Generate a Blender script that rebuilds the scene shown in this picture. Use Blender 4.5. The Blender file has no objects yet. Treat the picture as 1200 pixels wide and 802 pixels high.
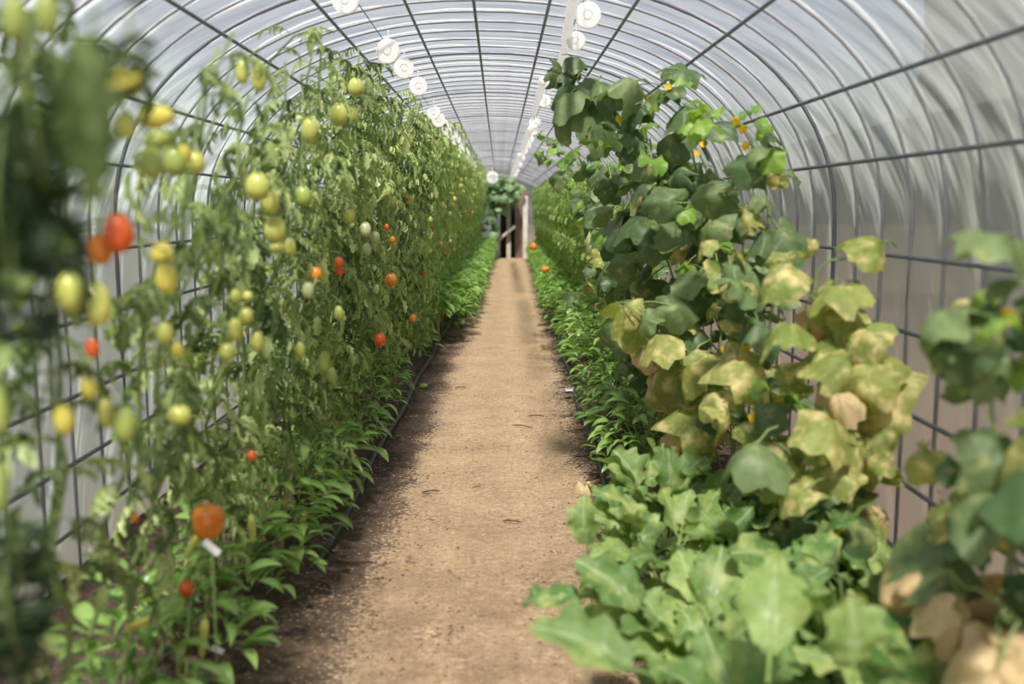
import bpy, math, random
import numpy as np
from mathutils import Vector, Matrix, Euler, noise as mnoise
sc = bpy.context.scene
C = sc.collection
R = math.radians
PI = math.pi
random.seed(7)

# ------------------------------------------------------------------ camera
F = 35 / 36 * 1200
PITCH = math.atan(158 / F)
YAW = math.atan(15 / F)
EYE = Vector((0, 0, 1.5))
cam = bpy.data.cameras.new('camera')
cam.lens = 35; cam.sensor_width = 36; cam.clip_start = 0.05; cam.clip_end = 300
cam.dof.use_dof = True; cam.dof.focus_distance = 6.3; cam.dof.aperture_fstop = 1.55
camo = bpy.data.objects.new('camera', cam); C.objects.link(camo)
camo.location = EYE; camo.rotation_euler = (PI / 2 - PITCH, 0, -YAW)
sc.camera = camo

# ------------------------------------------------------------------ light
w = bpy.data.worlds.new('sky'); sc.world = w; w.use_nodes = True
wn = w.node_tree; wn.nodes.clear()
sk = wn.nodes.new('ShaderNodeTexSky'); sk.sky_type = 'NISHITA'; sk.sun_disc = False
sk.sun_elevation = R(56); sk.sun_rotation = R(200); sk.air_density = 1.0; sk.dust_density = 2.5
bg = wn.nodes.new('ShaderNodeBackground'); bg.inputs['Strength'].default_value = 0.15
wo = wn.nodes.new('ShaderNodeOutputWorld')
wn.links.new(sk.outputs[0], bg.inputs[0]); wn.links.new(bg.outputs[0], wo.inputs[0])
sun = bpy.data.lights.new('sun', 'SUN'); sun.energy = 24; sun.angle = R(5); sun.color = (1, .93, .82)
suno = bpy.data.objects.new('sun', sun); C.objects.link(suno)
suno.location = (0, 0, 12)
suno.rotation_euler = Vector((-0.02, -0.56, 0.84)).to_track_quat('Z', 'Y').to_euler()
sc.view_settings.view_transform = 'Standard'; sc.view_settings.look = 'None'
sc.view_settings.exposure = 0.2; sc.view_settings.gamma = 1

# ------------------------------------------------------------------ helpers
fwd = Vector((math.sin(YAW) * math.cos(PITCH), math.cos(YAW) * math.cos(PITCH), -math.sin(PITCH)))
rgt = Vector((math.cos(YAW), -math.sin(YAW), 0)); upv = rgt.cross(fwd)
def ray(px, py): return fwd + rgt * ((px - 600) / F) + upv * ((401 - py) / F)
def atX(px, py, X):                      # point of the plane x = X seen at that spot
    r = ray(px, py); return EYE + r * (X / r.x)
def atD(px, py, d):                      # point of the plane y = d
    r = ray(px, py); return EYE + r * (d / r.y)
def U(a, b): return random.uniform(a, b)

def tag(o, label=None, cat=None, group=None, kind=None):
    if label: o['label'] = label
    if cat: o['category'] = cat
    if group: o['group'] = group
    if kind: o['kind'] = kind
    return o
def empty(name, loc):
    o = bpy.data.objects.new(name, None); o.empty_display_size = .1
    C.objects.link(o); o.location = loc; return o
def link(name, me, parent=None, M=None):
    o = bpy.data.objects.new(name, me); C.objects.link(o)
    if parent is not None:
        o.parent = parent
        M = M if M is not None else Matrix.Identity(4)
        o.matrix_basis = M
    elif M is not None: o.matrix_basis = M
    return o
def wpart(name, me, root, Mw):           # Mw in world space, root an unrotated Empty
    return link(name, me, root, Matrix.Translation(-Vector(root.location)) @ Mw)
def frame(pos, d, n, s=1.0):             # local +Y along d, +Z near n
    y = Vector(d).normalized(); z = Vector(n); z = z - y * z.dot(y)
    if z.length < 1e-4: z = Vector((0, 0, 1)) - y * y.z
    if z.length < 1e-4: z = Vector((1, 0, 0))
    z.normalize(); x = y.cross(z)
    M = Matrix((x, y, z)).transposed().to_4x4() * 1
    M = Matrix.Translation(pos) @ M @ Matrix.Scale(s, 4)
    return M

class MB:
    def __init__(s): s.v = []; s.f = []; s.m = []; s.a = []; s.t = []; s.cur_t = 0.5
    def add(s, vs, fs, mat=0, att=None):
        b = len(s.v); s.v += [tuple(p) for p in vs]
        s.a += (att if att is not None else [0.0] * len(vs)); s.t += [s.cur_t] * len(vs)
        s.f += [tuple(i + b for i in q) for q in fs]; s.m += [mat] * len(fs)
    def tube(s, pts, r, seg=6, mat=0, cap=True):
        pts = [Vector(p) for p in pts]; n = len(pts)
        rs = r if isinstance(r, (list, tuple)) else [r] * n
        vs = []; ref = Vector((0.13, 0.31, 0.94))
        for i, p in enumerate(pts):
            t = (pts[min(i + 1, n - 1)] - pts[max(i - 1, 0)])
            if t.length < 1e-7: t = Vector((0, 0, 1))
            t.normalize()
            a = t.cross(ref)
            if a.length < 1e-3: a = t.cross(Vector((1, 0, 0)))
            a.normalize(); b = t.cross(a)
            for k in range(seg):
                q = 2 * PI * k / seg
                vs.append(p + a * (rs[i] * math.cos(q)) + b * (rs[i] * math.sin(q)))
        fs = [(i * seg + k, i * seg + (k + 1) % seg, (i + 1) * seg + (k + 1) % seg, (i + 1) * seg + k)
              for i in range(n - 1) for k in range(seg)]
        if cap: fs += [tuple(range(seg))[::-1], tuple((n - 1) * seg + k for k in range(seg))]
        s.add(vs, fs, mat)
    def lathe(s, prof, seg=12, mat=0, M=None):
        vs = []
        for r, z in prof:
            for k in range(seg):
                q = 2 * PI * k / seg; p = Vector((r * math.cos(q), r * math.sin(q), z))
                vs.append(M @ p if M else p)
        fs = [(i * seg + k, i * seg + (k + 1) % seg, (i + 1) * seg + (k + 1) % seg, (i + 1) * seg + k)
              for i in range(len(prof) - 1) for k in range(seg)]
        s.add(vs, fs, mat)
    def box(s, c, d, mat=0, M=None):
        vs = [Vector((c[0] + x * d[0] / 2, c[1] + y * d[1] / 2, c[2] + z * d[2] / 2)) for x in (-1, 1) for y in (-1, 1) for z in (-1, 1)]
        if M: vs = [M @ p for p in vs]
        s.add(vs, [(0, 1, 3, 2), (4, 6, 7, 5), (0, 4, 5, 1), (2, 3, 7, 6), (0, 2, 6, 4), (1, 5, 7, 3)], mat)
    def mesh(s, name, mats, smooth=True):
        me = bpy.data.meshes.new(name); me.from_pydata(s.v, [], s.f)
        for m in (mats if isinstance(mats, (list, tuple)) else [mats]): me.materials.append(m)
        n = len(s.f)
        me.polygons.foreach_set('material_index', s.m)
        me.polygons.foreach_set('use_smooth', [smooth] * n)
        at = me.attributes.new('vein', 'FLOAT', 'POINT'); at.data.foreach_set('value', s.a)
        at = me.attributes.new('tint', 'FLOAT', 'POINT'); at.data.foreach_set('value', s.t)
        me.update(); return me

# ------------------------------------------------------------------ materials
def newmat(name):
    m = bpy.data.materials.new(name); m.use_nodes = True; nt = m.node_tree; nt.nodes.clear()
    out = nt.nodes.new('ShaderNodeOutputMaterial'); return m, nt, out
def nd(nt, typ, **kw):
    n = nt.nodes.new(typ)
    for k, v in kw.items():
        if k in n.inputs: n.inputs[k].default_value = v
        else: setattr(n, k, v)
    return n
def mixc(nt, fac, a, b, blend='MIX'):
    n = nt.nodes.new('ShaderNodeMix'); n.data_type = 'RGBA'; n.blend_type = blend
    for sock, val in ((0, fac), (6, a), (7, b)):
        if isinstance(val, bpy.types.NodeSocket): nt.links.new(val, n.inputs[sock])
        elif sock == 0: n.inputs[0].default_value = val
        else: n.inputs[sock].default_value = (*val, 1)
    return n.outputs[2]
def mapr(nt, v, a, b, c=0, d=1):
    n = nt.nodes.new('ShaderNodeMapRange'); nt.links.new(v, n.inputs[0])
    for i, x in enumerate((a, b, c, d)): n.inputs[i + 1].default_value = x
    return n.outputs[0]
def tex(nt, scale, detail=3, rough=.55, coord='Object', stretch=None, rot=None, vt='POINT'):
    tc = nt.nodes.new('ShaderNodeTexCoord'); n = nd(nt, 'ShaderNodeTexNoise', Scale=scale, Detail=detail, Roughness=rough)
    mp = nt.nodes.new('ShaderNodeMapping'); mp.vector_type = vt
    if stretch: mp.inputs['Scale'].default_value = stretch
    if rot: mp.inputs['Rotation'].default_value = rot
    nt.links.new(tc.outputs[coord], mp.inputs[0]); nt.links.new(mp.outputs[0], n.inputs['Vector'])
    return n.outputs[0]
def plain(name, col, rough=.6, metal=0, var=.25, scale=30, spec=.5):
    m, nt, out = newmat(name)
    b = nd(nt, 'ShaderNodeBsdfPrincipled', Roughness=rough, Metallic=metal); b.inputs['Specular IOR Level'].default_value = spec
    f = mapr(nt, tex(nt, scale), .3, .7)
    c = mixc(nt, f, tuple(x * (1 - var) for x in col), tuple(min(1, x * (1 + var)) for x in col))
    nt.links.new(c, b.inputs['Base Color']); nt.links.new(b.outputs[0], out.inputs[0])
    return m
def leafmat(name, c1, c2, blotch=None, bl=(.55, .7), veinc=None, rough=.45, trans=.32, bscale=18, spec=.45, bump=.25):
    m, nt, out = newmat(name)
    oi = nt.nodes.new('ShaderNodeObjectInfo')
    at = nt.nodes.new('ShaderNodeAttribute'); at.attribute_name = 'tint'
    ad = nd(nt, 'ShaderNodeMath', operation='ADD'); nt.links.new(oi.outputs['Random'], ad.inputs[0]); nt.links.new(at.outputs['Fac'], ad.inputs[1])
    fr = nd(nt, 'ShaderNodeMath', operation='FRACT'); nt.links.new(ad.outputs[0], fr.inputs[0])
    base = mixc(nt, fr.outputs[0], c1, c2)
    nz = tex(nt, 45, 3)
    base = mixc(nt, mapr(nt, nz, .35, .7, 0, .4 if 'white' not in name else 0), base, tuple(x * .6 for x in c1))
    if blotch:
        tc = nt.nodes.new('ShaderNodeTexCoord'); vs = nt.nodes.new('ShaderNodeVectorMath'); vs.operation = 'ADD'
        cb = nt.nodes.new('ShaderNodeCombineXYZ')
        ml = nd(nt, 'ShaderNodeMath', operation='MULTIPLY'); ml.inputs[1].default_value = 37
        nt.links.new(oi.outputs['Random'], ml.inputs[0]); nt.links.new(ml.outputs[0], cb.inputs[0]); nt.links.new(ml.outputs[0], cb.inputs[1])
        nt.links.new(tc.outputs['Object'], vs.inputs[0]); nt.links.new(cb.outputs[0], vs.inputs[1])
        n2 = nd(nt, 'ShaderNodeTexNoise', Scale=bscale, Detail=3, Roughness=.6); nt.links.new(vs.outputs[0], n2.inputs['Vector'])
        base = mixc(nt, mapr(nt, n2.outputs[0], *bl), base, blotch)
    if veinc:
        av = nt.nodes.new('ShaderNodeAttribute'); av.attribute_name = 'vein'
        base = mixc(nt, mapr(nt, av.outputs['Fac'], .35, 1, 0, .8), base, veinc)
    b = nd(nt, 'ShaderNodeBsdfPrincipled', Roughness=rough); b.inputs['Specular IOR Level'].default_value = spec
    nt.links.new(base, b.inputs['Base Color'])
    if bump:
        bp = nd(nt, 'ShaderNodeBump', Strength=bump, Distance=.004); nt.links.new(tex(nt, 70, 2), bp.inputs['Height']); nt.links.new(bp.outputs[0], b.inputs['Normal'])
    tr = nt.nodes.new('ShaderNodeBsdfTranslucent')
    nt.links.new(mixc(nt, 1.0, base, (1.5, 1.6, .8) if 'white' not in name else (1, 1, 1), 'MULTIPLY'), tr.inputs[0])
    ms = nd(nt, 'ShaderNodeMixShader'); ms.inputs[0].default_value = trans
    nt.links.new(b.outputs[0], ms.inputs[1]); nt.links.new(tr.outputs[0], ms.inputs[2]); nt.links.new(ms.outputs[0], out.inputs[0])
    return m
def fruitmat(name, c1, c2, rough=.22):
    m, nt, out = newmat(name)
    oi = nt.nodes.new('ShaderNodeObjectInfo')
    f = mapr(nt, tex(nt, 22, 2), .35, .65)
    c = mixc(nt, f, c1, c2)
    c = mixc(nt, mapr(nt, oi.outputs['Random'], 0, 1, 0, .35), c, c2)
    b = nd(nt, 'ShaderNodeBsdfPrincipled', Roughness=rough); b.inputs['Specular IOR Level'].default_value = .5
    b.inputs['Coat Weight'].default_value = .25
    nt.links.new(c, b.inputs['Base Color'])
    tr = nt.nodes.new('ShaderNodeBsdfTranslucent'); nt.links.new(c, tr.inputs[0])
    ms = nd(nt, 'ShaderNodeMixShader'); ms.inputs[0].default_value = .14
    nt.links.new(b.outputs[0], ms.inputs[1]); nt.links.new(tr.outputs[0], ms.inputs[2]); nt.links.new(ms.outputs[0], out.inputs[0])
    return m

M = {}
M['tom'] = leafmat('tomato_leaf', (.20, .30, .09), (.54, .63, .28), blotch=(.58, .58, .26), bl=(.6, .8), rough=.38, trans=.3, veinc=(.36, .44, .2))
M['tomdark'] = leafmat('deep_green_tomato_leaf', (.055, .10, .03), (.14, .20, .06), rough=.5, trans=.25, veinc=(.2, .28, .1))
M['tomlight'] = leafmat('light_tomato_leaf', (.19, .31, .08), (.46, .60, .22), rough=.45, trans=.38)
M['tomshade'] = leafmat('shaded_tomato_leaf', (.02, .05, .018), (.05, .09, .03), rough=.55, trans=.2)  # shade on the closest vine, put into a darker leaf colour
M['stem'] = leafmat('green_stem', (.16, .24, .07), (.26, .34, .12), rough=.5, trans=.1)
M['brown_stem'] = plain('brown_stem', (.16, .13, .06), .7, var=.4)
M['pepper'] = leafmat('pepper_leaf', (.09, .22, .035), (.32, .48, .13), rough=.3, trans=.3, spec=.6, veinc=(.3, .5, .14))
M['cuke'] = leafmat('cucumber_leaf', (.05, .115, .04), (.21, .29, .12), blotch=(.36, .38, .15), bl=(.56, .75), rough=.5, trans=.3, veinc=(.26, .36, .15), bscale=14)
M['young'] = leafmat('young_cucumber_leaf', (.16, .32, .05), (.3, .46, .09), rough=.45, trans=.4, veinc=(.42, .52, .18))
M['yellow'] = leafmat('yellowing_leaf', (.19, .27, .06), (.36, .38, .11), blotch=(.66, .56, .27), bl=(.48, .66), rough=.6, trans=.35, veinc=(.16, .26, .07), bscale=16)
M['dry'] = leafmat('dry_leaf', (.52, .38, .2), (.68, .54, .32), blotch=(.42, .42, .14), bl=(.56, .7), rough=.8, trans=.25, veinc=(.3, .2, .09), bscale=12)
M['egg'] = leafmat('eggplant_leaf', (.08, .19, .045), (.32, .44, .14), blotch=(.46, .52, .19), bl=(.5, .75), rough=.55, trans=.33, veinc=(.5, .6, .36), bscale=9)
M['gourd'] = leafmat('gourd_leaf', (.07, .16, .06), (.36, .50, .28), rough=.5, trans=.35)
M['g'] = fruitmat('green_tomato', (.42, .50, .10), (.60, .62, .16))
M['G'] = fruitmat('deep_green_tomato', (.26, .36, .07), (.40, .48, .13))
M['p'] = fruitmat('pale_green_tomato', (.44, .54, .26), (.56, .62, .32))
M['y'] = fruitmat('yellow_tomato', (.62, .56, .08), (.74, .70, .14))
M['r'] = fruitmat('red_tomato', (.62, .06, .015), (.78, .16, .02))
M['o'] = fruitmat('orange_tomato', (.70, .18, .02), (.80, .30, .03))
M['petal'] = leafmat('yellow_petal', (.85, .6, .02), (.95, .68, .03), rough=.6, trans=.35, bump=0)
M['white'] = leafmat('white_plastic', (.96, .96, .97), (.97, .97, .97), rough=.5, trans=.6, bump=0)
M['chalk'] = plain('whitewash', (.62, .60, .56), .7, var=.2)
M['wtwine'] = plain('white_twine', (.82, .83, .83), .6, var=.08, scale=90)
M['metal'] = plain('galvanised_tube', (.30, .31, .35), .5, .1, var=.2, scale=8)
M['dmetal'] = plain('dark_steel_tube', (.17, .18, .22), .5, .2, var=.2, scale=8)
M['hose'] = plain('black_hose', (.03, .033, .04), .45, var=.3)
M['wood'] = plain('weathered_wood', (.52, .46, .40), .8, var=.3, scale=14)
M['bwood'] = plain('brown_wood', (.26, .15, .10), .8, var=.35, scale=10)
M['stake'] = plain('stake_wood', (.36, .24, .15), .8, var=.3, scale=14)
M['dark'] = plain('dark_opening', (.012, .012, .01), .9, var=.3)
M['stone'] = plain('pebble', (.42, .34, .25), .9, var=.5, scale=9)
M['debris'] = plain('dark_debris', (.10, .065, .04), .9, var=.5, scale=9)

HS = .28
def film_material(name):
    m, nt, out = newmat(name)
    tc = nt.nodes.new('ShaderNodeTexCoord'); sx = nt.nodes.new('ShaderNodeSeparateXYZ'); nt.links.new(tc.outputs['Object'], sx.inputs[0])
    hi = mapr(nt, sx.outputs[2], 1.6, 2.2)                       # thin clear roof film, milky sides
    side = mixc(nt, mapr(nt, sx.outputs[0], -.8, .8), (.44, .50, .50), (.265, .285, .275))  # left paler, right darker: uneven light from outside put into the film colour
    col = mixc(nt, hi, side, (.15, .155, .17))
    f = mapr(nt, tex(nt, 1.6, 5, .6, stretch=(1, 1.6, .5), rot=(R(52), 0, 0), vt='TEXTURE'), .3, .7)
    c = mixc(nt, f, mixc(nt, 1.0, col, (.80, .82, .82), 'MULTIPLY'), col)
    dv = nd(nt, 'ShaderNodeMath', operation='MULTIPLY_ADD'); nt.links.new(sx.outputs[1], dv.inputs[0]); dv.inputs[1].default_value = 1 / HS; dv.inputs[2].default_value = (1 - .14 - .035) / HS
    frc = nd(nt, 'ShaderNodeMath', operation='FRACT'); nt.links.new(dv.outputs[0], frc.inputs[0])
    pp = nd(nt, 'ShaderNodeMath', operation='PINGPONG'); nt.links.new(frc.outputs[0], pp.inputs[0]); pp.inputs[1].default_value = .5
    band = nd(nt, 'ShaderNodeMath', operation='MULTIPLY'); nt.links.new(mapr(nt, pp.outputs[0], .08, .05, 0, .25), band.inputs[0]); nt.links.new(hi, band.inputs[1])
    c = mixc(nt, band.outputs[0], c, (.8, .81, .84))
    # soil splashed up the foot of the film, higher on the right side
    zz = nd(nt, 'ShaderNodeMath', operation='MULTIPLY_ADD'); nt.links.new(sx.outputs[0], zz.inputs[0]); zz.inputs[1].default_value = -.30; nt.links.new(sx.outputs[2], zz.inputs[2])
    ns = nd(nt, 'ShaderNodeMath', operation='MULTIPLY_ADD'); nt.links.new(tex(nt, 1.2, 4), ns.inputs[0]); ns.inputs[1].default_value = .9; nt.links.new(zz.outputs[0], ns.inputs[2])
    c = mixc(nt, mapr(nt, ns.outputs[0], 1.35, .75, 0, .85), c, (.47, .395, .335))
    bp = nd(nt, 'ShaderNodeBump', Strength=.65, Distance=.12)
    h = tex(nt, 1.5, 2, .5, stretch=(2, 2.6, .45), rot=(R(52), 0, 0), vt='TEXTURE')
    h2 = tex(nt, 4, 2, .5, stretch=(2, 3.0, .5), rot=(R(64), 0, 0), vt='TEXTURE')
    m2 = nd(nt, 'ShaderNodeMath', operation='MULTIPLY'); m2.inputs[1].default_value = .35; nt.links.new(h2, m2.inputs[0])
    mm = nd(nt, 'ShaderNodeMath', operation='ADD'); nt.links.new(h, mm.inputs[0]); nt.links.new(m2.outputs[0], mm.inputs[1])
    nt.links.new(mm.outputs[0], bp.inputs['Height'])
    tl = nt.nodes.new('ShaderNodeBsdfTranslucent'); nt.links.new(c, tl.inputs[0]); nt.links.new(bp.outputs[0], tl.inputs['Normal'])
    pr = nd(nt, 'ShaderNodeBsdfPrincipled', Roughness=.35); nt.links.new(c, pr.inputs['Base Color']); nt.links.new(bp.outputs[0], pr.inputs['Normal'])
    a = nd(nt, 'ShaderNodeMixShader'); a.inputs[0].default_value = .45
    nt.links.new(tl.outputs[0], a.inputs[1]); nt.links.new(pr.outputs[0], a.inputs[2])
    tp = nt.nodes.new('ShaderNodeBsdfTransparent'); tp.inputs[0].default_value = (.97, .98, 1, 1)
    b = nd(nt, 'ShaderNodeMixShader'); nt.links.new(mapr(nt, hi, 0, 1, .98, .78), b.inputs[0])
    nt.links.new(tp.outputs[0], b.inputs[1]); nt.links.new(a.outputs[0], b.inputs[2]); nt.links.new(b.outputs[0], out.inputs[0])
    return m
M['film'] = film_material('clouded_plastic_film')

def soil_material(name, path):
    m, nt, out = newmat(name)
    tc = nt.nodes.new('ShaderNodeTexCoord'); sx = nt.nodes.new('ShaderNodeSeparateXYZ'); nt.links.new(tc.outputs['Object'], sx.inputs[0])
    big = tex(nt, 3.2, 5, .65); mid = tex(nt, 22, 4, .65); fine = tex(nt, 95, 4, .75)
    sand = mixc(nt, mapr(nt, big, .35, .65), (.34, .225, .13), (.46, .325, .20))
    sand = mixc(nt, mapr(nt, mid, .38, .75, 0, .6), sand, (.62, .49, .34))
    sand = mixc(nt, mapr(nt, fine, .50, .70, 0, .75), sand, (.17, .10, .06))
    sand = mixc(nt, mapr(nt, fine, .40, .28, 0, .7), sand, (.80, .68, .50))
    gr = tex(nt, 48, 3, .75)
    sand = mixc(nt, mapr(nt, gr, .54, .66, 0, .55), sand, (.20, .125, .07))
    sand = mixc(nt, mapr(nt, gr, .44, .33, 0, .6), sand, (.66, .53, .38))
    soil = mixc(nt, mapr(nt, mid, .35, .7), (.045, .03, .024), (.14, .095, .07))
    soil = mixc(nt, mapr(nt, fine, .58, .72, 0, .8), soil, (.40, .34, .30))
    soil = mixc(nt, mapr(nt, gr, .38, .28, 0, .8), soil, (.34, .28, .24))
    if path:
        # distance from the path's centre line, wandering with noise
        cx = nd(nt, 'ShaderNodeMath', operation='MULTIPLY_ADD'); nt.links.new(sx.outputs[1], cx.inputs[0]); cx.inputs[1].default_value = -.0135; cx.inputs[2].default_value = .13 + .03
        x2 = nd(nt, 'ShaderNodeMath', operation='ADD'); nt.links.new(sx.outputs[0], x2.inputs[0]); nt.links.new(cx.outputs[0], x2.inputs[1])
        dl = mapr(nt, x2.outputs[0], -.28, -.50)     # left edge soil
        dr = mapr(nt, x2.outputs[0], .42, .62, 0, .85)
        mx = nd(nt, 'ShaderNodeMath', operation='MAXIMUM'); nt.links.new(dl, mx.inputs[0]); nt.links.new(dr, mx.inputs[1])
        n1 = mapr(nt, tex(nt, 2.0, 6, .7), .25, .75, -.55, .55)
        n2 = mapr(nt, gr, .25, .75, -.75, .75)
        s1 = nd(nt, 'ShaderNodeMath', operation='ADD'); nt.links.new(mx.outputs[0], s1.inputs[0]); nt.links.new(n1, s1.inputs[1])
        s2 = nd(nt, 'ShaderNodeMath', operation='ADD'); nt.links.new(s1.outputs[0], s2.inputs[0]); nt.links.new(n2, s2.inputs[1])
        col = mixc(nt, mapr(nt, s2.outputs[0], .35, .75), sand, soil)
        sp = mapr(nt, tex(nt, 6, 4, .7), .63, .70, 0, .8)
        near = mapr(nt, sx.outputs[1], 5.5, 3.0, 0, 1)      # browner sand in the nearer stretch
        nb = nd(nt, 'ShaderNodeMath', operation='MULTIPLY'); nt.links.new(near, nb.inputs[0]); nt.links.new(mapr(nt, tex(nt, 3.5, 5, .7), .38, .62, 0, .75), nb.inputs[1])
        col = mixc(nt, nb.outputs[0], col, (.21, .145, .095))
        col = mixc(nt, sp, col, (.14, .09, .06))
    else: col = soil
    b = nd(nt, 'ShaderNodeBsdfPrincipled', Roughness=.9); b.inputs['Specular IOR Level'].default_value = .2
    nt.links.new(col, b.inputs['Base Color'])
    bp = nd(nt, 'ShaderNodeBump', Strength=.6, Distance=.012); nt.links.new(fine, bp.inputs['Height'])
    bp2 = nd(nt, 'ShaderNodeBump', Strength=.5, Distance=.03); nt.links.new(mid, bp2.inputs['Height']); nt.links.new(bp.outputs[0], bp2.inputs['Normal'])
    nt.links.new(bp2.outputs[0], b.inputs['Normal']); nt.links.new(b.outputs[0], out.inputs[0])
    return m
M['path'] = soil_material('sandy_path', True); M['soil'] = soil_material('dark_bed_soil', False)
M['outside'] = plain('outside_dirt', (.20, .165, .125), .9, var=.25, scale=.4)
M['tree'] = leafmat('outside_tree', (.03, .055, .025), (.05, .08, .035), rough=.7, trans=.1)

# ------------------------------------------------------------------ setting
XC, HW, LEN, ZS = -.10, 1.6, 30.0, 1.40
def arch(t):                              # t 0 (left foot) .. 1 (right foot)
    # straight sides up to ZS, then a flattened arch
    side = ZS; al = 2.2
    L0 = side; L1 = 2.25
    s = t * (2 * L0 + 2 * L1)
    if s < L0: return XC - HW, s
    if s > L0 + 2 * L1: return XC + HW, 2 * L0 + 2 * L1 - s
    q = (s - L0) / (2 * L1) * PI
    c, sn = -math.cos(q), math.sin(q); e = 2 / 2.2
    return XC + HW * math.copysign(abs(c) ** e, c), ZS + 1.1 * abs(sn) ** e
Y0, Y1 = -1.0, LEN
HS = .28
def film_part(name, t0, t1, nu):
    b = MB(); ny = int((Y1 - Y0) / (HS / 4)) + 1
    vs = []
    for i in range(ny):
        y = Y0 + i * HS / 4
        ph = ((y - .14) / HS) % 1
        sag = .022 * math.sin(PI * ph)
        for j in range(nu + 1):
            t = t0 + (t1 - t0) * j / nu; x, z = arch(t)
            dx, dz = x - XC, z - 1.0
            l = math.hypot(dx, dz) or 1
            wr = .028 * mnoise.noise((y * 1.3 + z * 2.2, z * .7, x * 1.5)) + .012 * mnoise.noise((y * 3.1 - z * 3.5, z * 2, x * 3))
            o = .030 - sag * .9 + wr * (math.sin(PI * ph) ** .5 if ph > 0 else 0)
            vs.append((x + dx / l * o, y, max(0.0, z + dz / l * o) if z > .02 else -.02))
    fs = [(i * (nu + 1) + j, (i + 1) * (nu + 1) + j, (i + 1) * (nu + 1) + j + 1, i * (nu + 1) + j + 1) for i in range(ny - 1) for j in range(nu)]
    b.add(vs, fs)
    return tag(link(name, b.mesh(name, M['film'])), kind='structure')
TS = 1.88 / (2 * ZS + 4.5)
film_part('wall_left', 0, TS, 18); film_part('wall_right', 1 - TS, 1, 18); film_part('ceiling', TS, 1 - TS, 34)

fr = empty('tunnel_frame', (XC, Y0, 0)); tag(fr, 'grey steel tube frame of arched hoops and long purlins carrying the plastic film', 'frame', kind='structure')
def hoop_mesh(r, m):
    b = MB(); b.tube([(arch(t / 60)[0] - XC, 0, arch(t / 60)[1]) for t in range(61)], r, 6); return b.mesh('hoop', m)
h1 = hoop_mesh(.0072, M['metal']); h2 = hoop_mesh(.0095, M['dmetal'])
y = Y0 + .14; i = 0
while y < Y1 - .05:
    link('hoop', h2 if i % 8 == 3 else h1, fr, Matrix.Translation((0, y - Y0, 0))); y += HS; i += 1
pb = MB(); pb.tube([(0, k, 0) for k in range(0, 32)], .0085, 6); pm = pb.mesh('purlin', M['dmetal'])
def purlin(x, z): link('purlin', pm, fr, Matrix.Translation((x - XC, 0, z)))
for u in (0, .36, .72, 1.09, 1.42):
    for s in ((1,) if u == 0 else (1, -1)):
        z = ZS + 1.1 * (1 - (u / HW) ** 2.2) ** (1 / 2.2); purlin(XC + s * (u - .02), z - .025)
for z in (1.68, 1.32, 1.05, .76, .5, .24):
    for s in (1, -1):
        x = HW if z <= ZS else HW * (1 - ((z - ZS) / 1.1) ** 2.2) ** (1 / 2.2)
        purlin(XC + s * (x - .025), z)

# ground -----------------------------------------------------------
def drift(y): return .013 * max(0, min(y, 30))
def XL(y): return -.86 + drift(y)
def XR(y): return .49 + .0165 * max(0, min(y, 30))
b = MB(); nx, ny = 60, 300
vs = []
for i in range(ny + 1):
    yy = -.5 + 32.5 * (i / ny) ** 1.6
    for j in range(nx + 1):
        u = j / nx; xx = XL(yy) - .06 + (XR(yy) - XL(yy) + .12) * u
        z = .008 * mnoise.noise((xx * 5, yy * 5, 0)) + .006 * mnoise.noise((xx * 14, yy * 14, 3)) + .012 * (abs(u - .5) * 2) ** 3
        vs.append((xx, yy, z))
b.add(vs, [(i * (nx + 1) + j, i * (nx + 1) + j + 1, (i + 1) * (nx + 1) + j + 1, (i + 1) * (nx + 1) + j) for i in range(ny) for j in range(nx)])
tag(link('floor', b.mesh('floor', M['path'])), kind='structure')
for side in (-1, 1):
    b = MB(); nx = 24; ny = 240; vs = []
    for i in range(ny + 1):
        yy = -.5 + 32.5 * (i / ny) ** 1.5
        for j in range(nx + 1):
            u = j / nx; e = XL(yy) if side < 0 else XR(yy); o = XC + side * (HW + .02)
            xx = e + (o - e) * u
            z = .012 + .05 * min(1, u * 5) * (1 if u < 1 else .6) + .022 * mnoise.noise((xx * 7, yy * 7, 5)) * min(1, u * 8)
            vs.append((xx, yy, z))
    f = [(i * (nx + 1) + j, i * (nx + 1) + j + 1, (i + 1) * (nx + 1) + j + 1, (i + 1) * (nx + 1) + j) for i in range(ny) for j in range(nx)]
    if side < 0: f = [q[::-1] for q in f]
    b.add(vs, f); tag(link('floor', b.mesh('bed', M['soil'])), kind='structure')
# land outside the film and trees behind it
b = MB(); b.add([(-60, -30, -.05), (60, -30, -.05), (60, 90, -.05), (-60, 90, -.05)], [(0, 1, 2, 3)])
tag(link('ground', b.mesh('ground', M['outside'])), kind='structure')

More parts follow.
